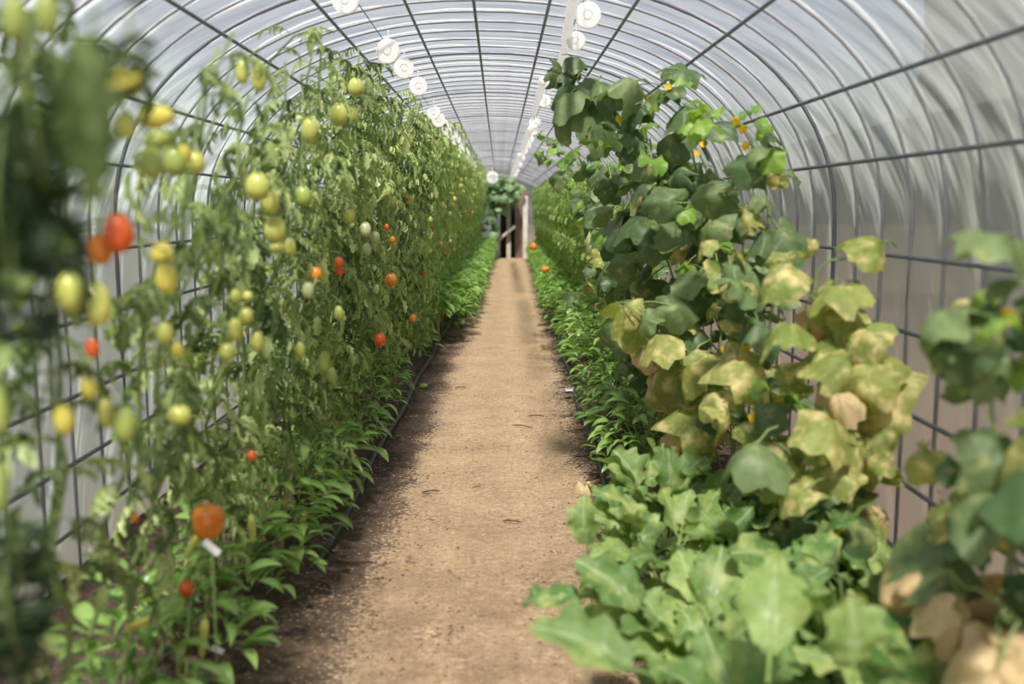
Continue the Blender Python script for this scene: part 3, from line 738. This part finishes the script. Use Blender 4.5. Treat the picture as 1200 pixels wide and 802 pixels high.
# far low plants share joined foliage
PFOL = []
for v in range(3):
    rnd = random.Random(880 + v); b = MB()
    for k in range(150):
        a = rnd.uniform(0, 6.28); r = .27 * math.sqrt(rnd.random()); z = .48 * (1 - .6 * (r / .27) ** 2 * rnd.random() - .4 * rnd.random() ** 2)
        b.cur_t = rnd.random()
        d = Vector((math.cos(a + rnd.uniform(-1, 1)), math.sin(a + rnd.uniform(-1, 1)), rnd.uniform(-.3, .5)))
        leaflet(b, (math.cos(a) * r, math.sin(a) * r, z), d, (rnd.uniform(-.3, .3), rnd.uniform(-.3, .3), 1), rnd.uniform(.09, .13), .045, 3, .3, 1.0, rnd, 0)
    PFOL.append(b.mesh('foliage', M['pepper']))
b = MB(); b.tube([(0, 0, -.03), (.01, 0, .2), (-.01, .01, .38)], .007, 5); PST = b.mesh('stem', M['stem'])
for side in (-1, 1):
    y = 11.0 if side < 0 else 11.9; k = 0
    while y < 29:
        for dx in ((0,) if side < 0 or y > 15 else (0, .16)):
            rnd = random.Random(int(y * 100) + side)
            x = XL(y) + .04 if side < 0 else min(XR(y) + .16 + dx, 1.08)
            root = empty('pepper_plant', (x, y, .03)); root.rotation_euler.z = rnd.uniform(0, 6); s = rnd.uniform(.95, 1.15) + (.2 if side < 0 else 0); root.scale = (s, s, s)
            tag(root, 'distant low green pepper plant at the %s edge of the path' % ('left' if side < 0 else 'right'), 'plant', 'far pepper plants on the %s' % ('left' if side < 0 else 'right'))
            o = link('foliage', PFOL[k % 3], root); o['kind'] = 'stuff'; link('stem', PST, root); k += 1
        y += .6

# single coloured peppers hung on the pepper plants ------------------
def hang_pepper(px, py, X, key, L, r, tilt, lab):
    c = atX(px, py, X)
    root = min([o for o in C.objects if o.name.startswith('pepper_plant')], key=lambda q: (q.location - c).length)
    b = MB(); b.lathe([(.002, .02), (.003, .004), (r * .8, 0), (r * 1.05, -L * .2), (r, -L * .6), (r * .7, -L * .88), (.0006, -L)], 12)
    o = link('pepper', b.mesh('pepper', M[key]), root, Matrix.Translation(Vector(-root.location)) @ Matrix.Translation(c + Vector((0, 0, L * .5))) @ Euler(tilt).to_matrix().to_4x4())
    o['label'] = lab
hang_pepper(244, 614, -.80, 'o', .095, .042, (0, 0, 0), 'large orange pepper')
hang_pepper(218, 692, -.86, 'r', .04, .02, (.2, 0, 0), 'small dark red pepper')
hang_pepper(180, 742, -.88, 'y', .08, .012, (0, 1.2, .2), 'yellow chilli with an orange tip')
hang_pepper(241, 752, -.80, 'g', .12, .012, (.1, .15, 0), 'long green chilli')
hang_pepper(231, 645, -.84, 'g', .08, .010, (.2, .5, 0), 'green chilli')
hang_pepper(295, 622, -.82, 'g', .10, .013, (.1, 0, 0), 'green chilli')
hang_pepper(730, 545, .72, 'r', .04, .012, (.4, .4, 0), 'small red chilli')
hang_pepper(745, 549, .74, 'r', .045, .012, (.2, .9, 0), 'small red chilli')

# ------------------------------------------------------------------ cucumbers (right)
def flower(root, p):
    b = MB()
    for k in range(5):
        a = k * 2 * PI / 5; d = Vector((math.cos(a), math.sin(a), .5)).normalized()
        leaflet(b, (0, 0, 0), d, (-d.x * .4, -d.y * .4, 1), .028, .024, 3, .2, -.2, random.Random(k), 0)
    b.lathe([(.0005, -.02), (.004, -.012), (.005, 0)], 6, 1)
    o = wpart('flower', b.mesh('flower', [M['petal'], M['stem']]), root, frame(p, (U(-1, 1), U(-.3, .3), .6), (-.6, -.8, .3), .8)); o['label'] = 'yellow flower'
def cuke_vine(label, pts, spec, seed, spread=.12, base=None, flowers=0, leafscale=1.0):
    """pts: world points of the vine; spec: list of (t0, t1, n, {state: weight})"""
    rnd = random.Random(seed); g = 'cucumber vines up the right side'
    b0 = base if base is not None else Vector((pts[0].x + .1, pts[0].y, .05))
    root = empty('cucumber_vine', b0); tag(root, label, 'plant', g)
    path = [Vector(b0)] + [Vector(p) for p in pts]
    # smooth the path
    fine = []
    for i in range(len(path) - 1):
        a, c = path[i], path[i + 1]; n = max(2, int((c - a).length / .08))
        for q in range(n):
            t = q / n; fine.append(a.lerp(c, t) + Vector((rnd.uniform(-.012, .012), rnd.uniform(-.012, .012), .02 * math.sin(t * PI))))
    fine.append(path[-1])
    b = MB(); b.tube(fine, [.006 - .003 * i / len(fine) for i in range(len(fine))], 6)
    wpart('stem', b.mesh('stem', M['stem']), root, Matrix.Identity(4))
    for (t0, t1, n, st) in spec:
        ks = list(st); ws = list(st.values())
        for k in range(n):
            t = t0 + (t1 - t0) * (k + rnd.random()) / n; p = along(fine, min(.999, t))
            s = rnd.choices(ks, ws)[0]
            o = Vector((rnd.gauss(-.25, .7), rnd.gauss(-.35, .75), rnd.uniform(-.35, .7))).normalized()
            p = p + Vector((rnd.gauss(0, 1), rnd.gauss(0, 1), rnd.gauss(0, .7))) * spread * .45
            nrm = Vector((rnd.gauss(-.35, .55), rnd.gauss(-.65, .55), rnd.uniform(.2, 1.4)))
            d = Vector((o.x, o.y, rnd.uniform(-.9, .25)))
            if s == 'dry': d.z = -rnd.uniform(.6, 1.6)
            wpart('leaf', rnd.choice(CL[s]), root, frame(p, d, nrm, rnd.choice((.5, .65, .8, .95, 1.1, 1.25)) * rnd.uniform(.9, 1.05) * leafscale))
    for k in range(flowers): flower(root, along(fine, rnd.uniform(.4, 1)) + Vector((-.04, -.06, .02)))
    return root
# the tall green mass
top = {'cuke': 8, 'young': 2}; midl = {'cuke': 9, 'yellow': 1.2, 'young': 1}; yel = {'yellow': 6, 'cuke': 2, 'dry': .6}; low = {'yellow': 3, 'dry': 3, 'cuke': 2}
V = []
def vine(label, pix, spec, seed, **kw): V.append(cuke_vine(label, [atX(*p) if len(p) == 3 else atD(p[0], p[1], p[3]) for p in pix], spec, seed, **kw))
def D(px, py, d): return (px, py, None, d)
vine('cucumber vine reaching under the white twine with its topmost dark leaves', [D(850, 440, 4.3), D(830, 330, 4.5), D(780, 220, 4.6), D(735, 150, 4.7), D(700, 110, 4.8), D(672, 82, 4.9), D(664, 72, 4.9)],
     [(.5, .7, 12, midl), (.65, 1, 34, top)], 1, flowers=1)
vine('cucumber vine with the biggest round dark leaf just under the roof', [D(860, 420, 4.1), D(840, 300, 4.3), D(815, 200, 4.4), D(800, 140, 4.4), D(785, 105, 4.5), D(745, 100, 4.6)],
     [(.45, .6, 8, midl), (.55, 1, 34, top)], 2, flowers=2)
vine('cucumber vine with bright young tips and yellow flowers against the film', [D(900, 420, 3.7), D(905, 310, 3.7), D(900, 240, 3.7), D(885, 190, 3.8), D(870, 150, 3.8), D(845, 125, 3.9)],
     [(.4, .6, 7, midl), (.6, .85, 16, midl), (.85, 1, 9, {'young': 5, 'cuke': 2})], 3, flowers=2, spread=.1)
vine('cucumber vine in the middle of the tall mass, grey green leaves', [D(800, 430, 4.9), D(790, 330, 5.0), D(765, 270, 5.1), D(745, 210, 5.1), D(720, 170, 5.2), D(700, 140, 5.2)],
     [(.35, .7, 16, midl), (.65, 1, 28, top)], 4, flowers=1)
vine('cucumber vine on the path side of the tall mass with hanging lower leaves', [D(770, 420, 5.8), D(750, 330, 5.8), D(735, 280, 5.8), D(720, 240, 5.9), D(712, 190, 6.0)],
     [(.25, .6, 20, {'cuke': 7, 'yellow': 1}), (.55, 1, 22, top)], 5)
vine('cucumber vine behind the tall mass, seen through its gaps', [D(850, 330, 4.9), D(840, 260, 4.9), D(830, 220, 4.9), D(820, 180, 4.9)],
     [(.3, 1, 34, midl)], 6, flowers=1)
vine('cucumber vine with big yellowed leaves stretched toward the path', [D(850, 440, 4.2), D(830, 400, 4.2), D(790, 380, 4.2), D(750, 365, 4.2), D(725, 355, 4.2)],
     [(.45, 1, 15, {'yellow': 6, 'cuke': 1})], 7, spread=.12, leafscale=1.15)
vine('cucumber vine with dried tan leaves dangling over the pepper plants', [D(830, 470, 4.3), D(800, 440, 4.3), D(775, 430, 4.3), D(765, 415, 4.3)],
     [(.55, 1, 7, {'dry': 4, 'yellow': 2})], 8, spread=.1)
vine('cucumber vine with mottled leaves in the centre of the yellow band', [D(905, 470, 3.6), D(885, 420, 3.6), D(870, 370, 3.6), D(880, 330, 3.6), D(860, 300, 3.7)],
     [(.55, 1, 14, {'yellow': 4, 'cuke': 3})], 9, flowers=1)
vine('cucumber vine whose yellow leaves stand out against the grey film', [D(975, 500, 3.1), D(965, 440, 3.1), D(945, 390, 3.1), D(950, 340, 3.1), D(975, 305, 3.1), D(1015, 315, 3.1)],
     [(.35, 1, 24, {'yellow': 8, 'dry': .6})], 10, spread=.14)
vine('cucumber vine with crumpled straw coloured leaves right of the yellow band', [D(1000, 560, 3.0), D(995, 500, 3.0), D(985, 450, 3.0), D(990, 415, 3.0)],
     [(.4, 1, 8, {'dry': 4, 'yellow': 3})], 11, spread=.1)
vine('low cucumber vine with fresh and yellow leaves above the eggplants', [D(960, 590, 3.3), D(930, 540, 3.3), D(900, 500, 3.3), D(870, 475, 3.4), D(850, 455, 3.4)],
     [(.3, 1, 17, {'cuke': 3, 'yellow': 3, 'young': 2})], 12, flowers=1)
vine('low cucumber vine with mixed leaves behind the eggplant tops', [D(1010, 640, 2.9), D(985, 580, 2.9), D(960, 530, 2.9), D(940, 500, 2.9)],
     [(.3, 1, 18, {'cuke': 3, 'yellow': 3, 'dry': .7})], 13)
vine('nearest cucumber vine on the right edge, blurred broad green leaves', [D(1180, 640, 2.05), D(1175, 560, 2.0), D(1165, 480, 2.0), D(1150, 420, 2.0), D(1160, 370, 2.0), D(1210, 330, 1.95)],
     [(.4, .75, 9, {'cuke': 2, 'yellow': 3}), (.75, 1, 14, {'cuke': 4, 'young': 1, 'yellow': 1})], 14, spread=.12, flowers=1, leafscale=.85)
vine('cucumber vine leaving the frame at the right edge at eye level', [D(1230, 560, 1.9), D(1225, 460, 1.9), D(1215, 380, 1.9), D(1205, 300, 1.9)],
     [(.5, 1, 11, {'cuke': 3, 'young': 2, 'yellow': 1})], 15, leafscale=.85)
vine('withered cucumber vine in the bottom right corner with pale dead leaves', [D(1200, 740, 1.9), D(1170, 710, 1.9), D(1130, 690, 2.0), D(1100, 670, 2.0)],
     [(.3, 1, 12, {'dry': 7, 'yellow': 1})], 16, spread=.1)
vine('short cucumber vine with a mottled leaf low at the right film', [D(1190, 640, 2.1), D(1140, 600, 2.1), D(1100, 560, 2.2), D(1075, 520, 2.2)],
     [(.4, 1, 9, {'yellow': 4, 'cuke': 2})], 17, spread=.1)
for px, py, X, k in ((775, 233, .82, 3), (758, 113, .73, 0), (825, 170, .85, 2), (875, 172, .92, 2), (1155, 573, 1.0, 13), (1150, 457, 1.0, 13), (1180, 370, 1.0, 13), (770, 458, .8, 7), (985, 625, 1.0, 12)):
    flower(V[k], atX(px, py, X))
# further cucumber vines
for k, (yb, H, spx) in enumerate([(6.8, 2.0, .0), (7.5, 2.05, 0), (8.3, 2.1, 0), (9.2, 2.15, .1), (10.2, 2.2, .2)]):
    x = XR(yb) + .42
    P = [Vector((x, yb, .6)), Vector((x - .02, yb, 1.1)), Vector((x - .12, yb + .05, 1.55)), Vector((x - .28 - spx, yb + .1, H - .15)), Vector((x - .42 - spx, yb, H))]
    if k < 2: P = P[:4]
    V.append(cuke_vine(['cucumber vine with pale leaves behind the tall mass', 'cucumber vine holding a pale hanging young gourd', 'cucumber vine with drooping pale lower leaves halfway along', 'cucumber vine bending toward the path under the roof', 'farthest leafy cucumber vine with its tip at the twine line'][k], P,
        [(.2, .6, 26, {'cuke': 4, 'yellow': 3, 'young': 1}), (.55, 1, 26, {'cuke': 5, 'young': 3})], 30 + k, spread=.2))
b = MB(); b.lathe([(.0005, .03), (.004, .02), (.010, 0), (.018, -.04), (.024, -.11), (.023, -.14), (.012, -.165), (.0005, -.172)], 12)
c = atD(690, 285, 7.4); r0 = V[18]; o = wpart('gourd', b.mesh('gourd', M['p']), r0, Matrix.Translation(c + Vector((0, 0, .08)))); o['label'] = 'pale green hanging gourd'
b = MB(); b.tube([c + Vector((0, 0, .1)), c + Vector((.0, 0, .25)), c + Vector((.06, .02, .4))], .004, 5); wpart('fruit_stalk', b.mesh('fruit_stalk', M['stem']), r0, Matrix.Identity(4))
# far right row of tall vines, foliage joined
y = 11.2; k = 0
while y < 29.2:
    rnd = random.Random(950 + k); fo, st, pts = FOL[2 + k % 2]
    x = min(XR(y) + .44, 1.16)
    root = empty('tomato_plant', (x, y, .03)); root.rotation_euler.z = PI + rnd.uniform(-.3, .3); root.scale = (1.0 if y < 16 else .6, 1, .80 if y < 20 else .82)
    tag(root, 'distant tall vine in the far stretch of the right bed', 'plant', 'far tall vines on the right')
    o = link('foliage', fo, root); o['kind'] = 'stuff'; link('stem', st, root)
    y += .42; k += 1
R_ROOT = [o for o in C.objects if o.type == 'EMPTY' and o.get('group') == 'far tall vines on the right']
for px, py, wp, hp in ((625, 289, 9, 9), (638, 316, 8, 8), (641, 315, 6, 6)):
    d = 17 if py < 300 else 13.5
    c = atD(px, py, d); root = min(R_ROOT, key=lambda q: (q.location - c).length); s = d / F
    o = link('tomato', FM['o'], root); o['label'] = 'orange tomato'
    bpy.context.view_layer.update()
    o.matrix_basis = root.matrix_basis.inverted() @ Matrix.Translation(c + Vector((0, 0, hp * s / 2))) @ Matrix.Diagonal((wp * s, wp * s, hp * s, 1))

# ------------------------------------------------------------------ eggplants (bottom right)
def eggplant(x, y, H, spread, n, label, seed):
    rnd = random.Random(seed); n = int(n * 1.9); root = empty('eggplant', (x, y, .05)); tag(root, label, 'plant', 'eggplants at the near right')
    b = MB(); b.tube([(0, 0, -.02), (0, .01, H * .5)], [.011, .008], 7); br = []
    for k in range(6):
        a = k * 1.05 + rnd.random() * .5; r = spread * rnd.uniform(.3, .6)
        e = Vector((math.cos(a) * r, math.sin(a) * r, H * rnd.uniform(.6, .95)))
        b.tube([(0, 0, H * .3), e * .5 + Vector((0, 0, H * .2)), e], [.008, .006, .004], 6); br.append(e)
    link('stem', b.mesh('stem', M['stem']), root)
    for k in range(n):
        e = rnd.choice(br); t = rnd.uniform(.5, 1); p = e * t + Vector((0, 0, (1 - t) * H * .3))
        a = math.atan2(e.y, e.x) + rnd.gauss(0, .8); up = rnd.uniform(-.6, 1.3)
        d = Vector((math.cos(a), math.sin(a), up)); nn = Vector((rnd.gauss(0, .5), rnd.gauss(-.3, .45), 1))
        link('leaf', rnd.choice(EL), root, frame(p, d, nn, rnd.uniform(.65, 1.1)))
    return root
EG = [(.66, 3.75, .40, .30, 26, 'eggplant nearest the pepper plants with an upright leaf at its top'),
      (.98, 3.6, .44, .3, 26, 'eggplant at the film side behind the leafy patch'),
      (.56, 3.15, .42, .30, 28, 'eggplant on the path edge whose leaves touch the sand'),
      (.90, 3.0, .46, .32, 30, 'eggplant in the middle of the leafy patch'),
      (.56, 2.55, .44, .30, 30, 'eggplant with one broad leaf reaching out over the path'),
      (.90, 2.4, .50, .32, 28, 'eggplant with deep green leaves below the yellow flowers'),
      (.58, 2.0, .42, .28, 20, 'closest eggplant, its pale large leaves at the bottom of the view'),
      (.92, 1.85, .50, .28, 18, 'closest eggplant at the film side with an upright bluish green leaf'),
      (1.2, 2.8, .48, .26, 20, 'dark green eggplant against the film on the right')]
EGO = [eggplant(*e, 1000 + k) for k, e in enumerate(EG)]
# prominent single leaves
def bigleaf(root, px, py, d, dirv, nrm, s, m=0):
    c = atD(px, py, d); wpart('leaf', EL[m], root, frame(c, dirv, nrm, s))
bigleaf(EGO[6], 775, 800, 1.95, (-.9, .25, .32), (.1, -.5, 1), 1.15, 1)
bigleaf(EGO[4], 700, 700, 2.6, (-1, .1, -.08), (0, -.35, 1), .85, 2)
bigleaf(EGO[7], 1000, 800, 1.7, (-.05, .1, 1), (.1, -1, .2), .8, 3)
bigleaf(EGO[6], 900, 800, 1.9, (.15, .45, .6), (-.2, -.7, 1), 1.1, 4)
bigleaf(EGO[0], 790, 600, 3.7, (-.1, .1, 1), (-.2, -1, .3), .9, 5)
bigleaf(EGO[2], 690, 655, 3.1, (-.1, .1, 1), (-.5, -1, .3), .75, 6)

# ------------------------------------------------------------------ white reels and twine
def reel_mesh(r=.055):
    b = MB()
    b.lathe([(.0005, -.012), (r, -.012), (r, -.006), (r * .5, -.005), (r * .5, .006), (r, .007), (r, .013), (r * .42, .0125), (r * .40, .006), (r * .30, .006), (r * .28, .016), (.0005, .016)], 24)
    b.tube([(0, r * .4, 0), (0, r * 1.2, .0), (.004, r * 1.55, .004), (0, r * 1.7, 0)], .003, 5)
    return b.mesh('disc', M['white'], False)
RM = reel_mesh()
b = MB(); b.tube([(0, 0, 0), (.004, 0, -.2), (-.003, 0, -.42)], .0022, 5); TW = b.mesh('twine', M['wtwine'])
def reel(px, py, d, label, group, r=1, az=0):
    c = atD(px, py, d); root = empty('twine_reel', c); tag(root, label, 'reel', group)
    # local Y up, Z toward the camera
    link('disc', RM, root, frame(Vector((0, 0, 0)), (0, 0, 1), (math.sin(az), -1, .1), r))
    return root
RR = [(689, 18, 4.6, 1.05, 'largest white twine reel, beside the thick white bundle under the roof'), (675, 48, 5.0, .82, 'second white twine reel down from the roof edge on the right line'),
      (638, 118, 8.3, .95, 'white twine reel where the right twine bundle breaks off'), (644, 100, 7.6, .8, 'smaller white twine reel at the gap in the right bundle'),
      (627, 143, 9.6, 1.0, 'white twine reel low on the right line before the leaf tips'), (625, 152, 10.2, 1.0, 'white twine reel just under another on the right line')]
for k, (px, py, d, r, lab) in enumerate(RR): reel(px, py, d, lab, 'white twine reels on the right wire', r, U(-.3, .3))
for k, (px, py) in enumerate([(621, 163), (618, 170), (615, 177), (612, 185), (609, 193), (606, 200), (604, 205)]):
    reel(px, py, .85 * F / (245 - py), 'small distant white twine reel on the right overhead wire', 'far white reels on the right wire', .9, U(-.4, .4))
LR = [(405, 0, 4.2, 1.0, 'white reel at the top edge of the left overhead wire'), (455, 60, 5.4, 1.15, 'round white reel above the tomato tops, clear of the leaves'),
      (473, 80, 6.2, 1.1, 'white reel half hidden behind tomato tips, next after the clear one'), (490, 101, 6.9, 1.1, 'tilted white reel among the tomato tips'),
      (508, 132, 9, 1.1, 'white reel on the left line where it nears the centre')]
for k, (px, py, d, r, lab) in enumerate(LR): reel(px, py, d, lab, 'white reels on the left wire', r, U(-.3, .5))
for k, (px, py) in enumerate([(514, 141), (519, 147), (524, 152), (529, 157), (534, 164), (539, 171), (543, 177), (547, 182), (550, 187), (553, 192), (556, 197), (559, 202), (562, 206)]):
    reel(px, py, .85 * F / (245 - py), 'small distant white reel on the left overhead wire', 'far white reels on the left wire', 1.15, U(-.3, .5))
o = reel(577, 208, 24, 'lone white disc over the leaves at the far end', None, 2.6)
b = MB(); b.tube([(-.02 - XC * 0, q, 0) for q in range(0, 31, 2)], .003, 5); WM = b.mesh('support_wire', M['dmetal'])
for X, lab in ((-.62, 'thin wire over the tomato row carrying white reels'), (.40, 'thin wire over the right of the path carrying white reels and twine')):
    o = link('support_wire', WM); o.location = (X, 0, 2.42); tag(o, lab, 'wire')
def bundle(pixels, rad, label, seed):
    rnd = random.Random(seed); P = [atD(*p) for p in pixels]; pts = []; rs = []
    for i in range(len(P) - 1):
        for q in range(6): pts.append(P[i].lerp(P[i + 1], q / 6)); rs.append(rad * rnd.uniform(.75, 1.15))
    pts.append(P[-1]); rs.append(rad * .6)
    root = empty('twine_bundle', P[0]); tag(root, label, 'bundle')
    b = MB(); b.tube(pts, rs, 10); wpart('wrapped_film', b.mesh('wrapped_film', M['white']), root, Matrix.Identity(4))
    b = MB(); b.tube([P[-1], P[-1] + Vector((.03, 0, -.06)), P[-1] + Vector((.05, 0, -.11))], [.008, .006, .004], 5)
    wpart('loose_end', b.mesh('loose_end', M['wtwine']), root, Matrix.Identity(4))
bundle([(680, -30, 3.9), (670, 10, 4.5), (664, 45, 5.1), (655, 92, 6.6)], .026, 'thick white plastic bundle hanging along the right overhead wire, nearest piece', 1)
bundle([(636, 95, 7.0), (631, 115, 7.9), (625, 135, 9.0)], .026, 'white plastic bundle on the right wire, the middle piece', 2)
bundle([(621, 152, 9.4), (616, 165, 11.5), (612, 176, 14.5)], .034, 'white plastic bundle on the right wire, third piece from the lens', 3)
bundle([(609, 182, 16), (604, 196, 20), (600, 207, 26)], .05, 'farthest white plastic bundle on the right wire', 4)

# ------------------------------------------------------------------ small things
def onground(px, py, z=.01): r = ray(px, py); return EYE + r * (-(1.5 - z) / r.z)
o = link('tomato', FM['g'], None, Matrix.Translation(onground(501, 452, .03)) @ Euler((0, 1.35, -.4)).to_matrix().to_4x4() @ Matrix.Diagonal((.05, .05, .078, 1)))
tag(o, 'fallen pale green tomato lying at the left path edge', 'tomato')
def label_plate(px, py, L, wd, yaw, tilt, lab, z=.06):
    b = MB(); b.box((0, 0, 0), (L, wd, .002)); c = onground(px, py, z)
    o = link('plant_label', b.mesh('plant_label', M['white'], False)); o.location = c; o.rotation_euler = (tilt, 0, yaw); tag(o, lab, 'label')
label_plate(668, 456, .075, .04, .1, .9, 'small white plant label at the right bed edge by a pepper plant', .04)
for px, py, L, lab, z in ((153, 713, .05, 'white slip in the soil at the foot of the left vines', .06), (170, 728, .05, 'second white slip, lower beside the yellow chilli', .06),
                       (255, 762, .06, 'white strip at the bottom left between pepper leaves', .1)):
    label_plate(px, py, L, .018, U(-.9, -.3), .7, lab, z)
for k, (px, py, s, lab) in enumerate([(692, 572, 1.1, 'pale curled dry leaf on the right path edge by the hose'), (637, 407, .9, 'flat pale dry leaf on the sand by the right hose, farther up'), (835, 500, 1.0, 'withered leaf lying at the edge of the right bed below the vines')]):
    c = onground(px, py, .03); me = CL['dry'][k]
    o = link('dead_leaf', me, None, frame(c + Vector((.03, -.05, .02)), (-.7, .5 - k * .4, .0), (0, -.3, 1), s * .8)); tag(o, lab, 'leaf')
p = atX(248, 642, -.74); root = empty('plant_label', (p.x, p.y, .05)); tag(root, 'short white plastic tag just under the large orange pepper', 'label')
b = MB(); b.box((0, 0, 0), (.05, .018, .002)); wpart('plate', b.mesh('plate', M['white'], False), root, Matrix.Translation(p) @ Euler((.9, .75, 0)).to_matrix().to_4x4())
b = MB(); b.tube([p, Vector((p.x, p.y + .01, .03))], .002, 5); wpart('stick', b.mesh('stick', M['stem']), root, Matrix.Identity(4))
def stake(px, py, H, r, lean, mat, lab):
    c = onground(px, py, .0); b = MB(); b.tube([(0, 0, -.02), (lean * .5, 0, H * .5), (lean, 0, H)], r, 8)
    o = link('stake', b.mesh('stake', mat)); o.location = c; tag(o, lab, 'stake')
stake(514, 404, .33, .014, .0, M['stake'], 'short reddish stake at the left path edge beyond the fallen tomato')
stake(326, 678, .5, .012, .06, M['stake'], 'brown wooden stake beside the left pepper plant')
stake(690, 480, .3, .012, .0, M['stake'], 'small brown stake at the right bed edge by the hose bend')

# ------------------------------------------------------------------ far end
ye = LEN
def E(px, py, d=29.6): return atD(px, py, d)
b = MB(); N = 40
vs = [(XC, ye + .02, .0)] + [(arch(t / N)[0], ye + .02, arch(t / N)[1]) for t in range(N + 1)]
b.add(vs, [(0, i + 1, i + 2) for i in range(N)])
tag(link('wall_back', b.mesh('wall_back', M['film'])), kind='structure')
pc = E(606, 302, 29.7)
root = empty('door_1', (E(607, 302, 29.7).x, 29.7, 0)); tag(root, kind='structure')
for k in range(4):
    b = MB(); b.box((0, 0, .95), (.085, .03, 1.9)); link('plank', b.mesh('plank', M['bwood'], False), root, Matrix.Translation((-.02 + k * .092, U(-.006, .006), 0)))
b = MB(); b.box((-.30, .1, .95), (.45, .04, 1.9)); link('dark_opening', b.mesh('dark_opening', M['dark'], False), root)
root = empty('door_frame', (E(596, 302, 29.4).x, 29.4, 0)); tag(root, 'weathered grey timber post with a slanting brace at the far doorway', 'frame')
b = MB(); b.box((0, 0, .82), (.12, .08, 1.66)); link('post', b.mesh('post', M['wood'], False), root)
p0 = E(570, 293, 29.2); p1 = E(604, 265, 29.2); b = MB(); b.tube([p0, p1], .05, 6); wpart('brace', b.mesh('brace', M['wood']), root, Matrix.Identity(4))
b = MB(); b.box((0, 0, .9), (.14, .1, 1.85)); o = link('door_post', b.mesh('door_post', M['chalk'], False)); o.location = (E(615.5, 300, 29.3).x, 29.3, 0); tag(o, 'pale post at the right jamb of the far brown door', 'post')
root = empty('gourd_vine', (E(560, 300, 28.8).x, 28.9, 0)); tag(root, 'leafy gourd vine climbing over the far doorway', 'plant')
rnd = random.Random(77); ctr = []
for k in range(230):
    px = rnd.uniform(553, 606); lo = 285 if px < 580 else 240; py = rnd.uniform(208, lo if rnd.random() < .5 else 245)
    if px > 596 and py > 232: continue
    c = E(px, py, rnd.uniform(28.6, 29.25)); ctr.append(c)
    wpart('leaf', rnd.choice(GL), root, frame(c, (rnd.gauss(0, .6), -.3, rnd.uniform(-1, .2)), (rnd.gauss(0, .5), -1, rnd.uniform(.1, 1.4)), rnd.uniform(.5, 1.25)))
b = MB(); b.tube([(root.location.x, 28.9, 0), E(562, 250, 28.9), E(575, 215, 28.9), E(600, 212, 28.9)], .02, 6); wpart('stem', b.mesh('stem', M['stem']), root, Matrix.Identity(4))
print('objects', len(bpy.data.objects))
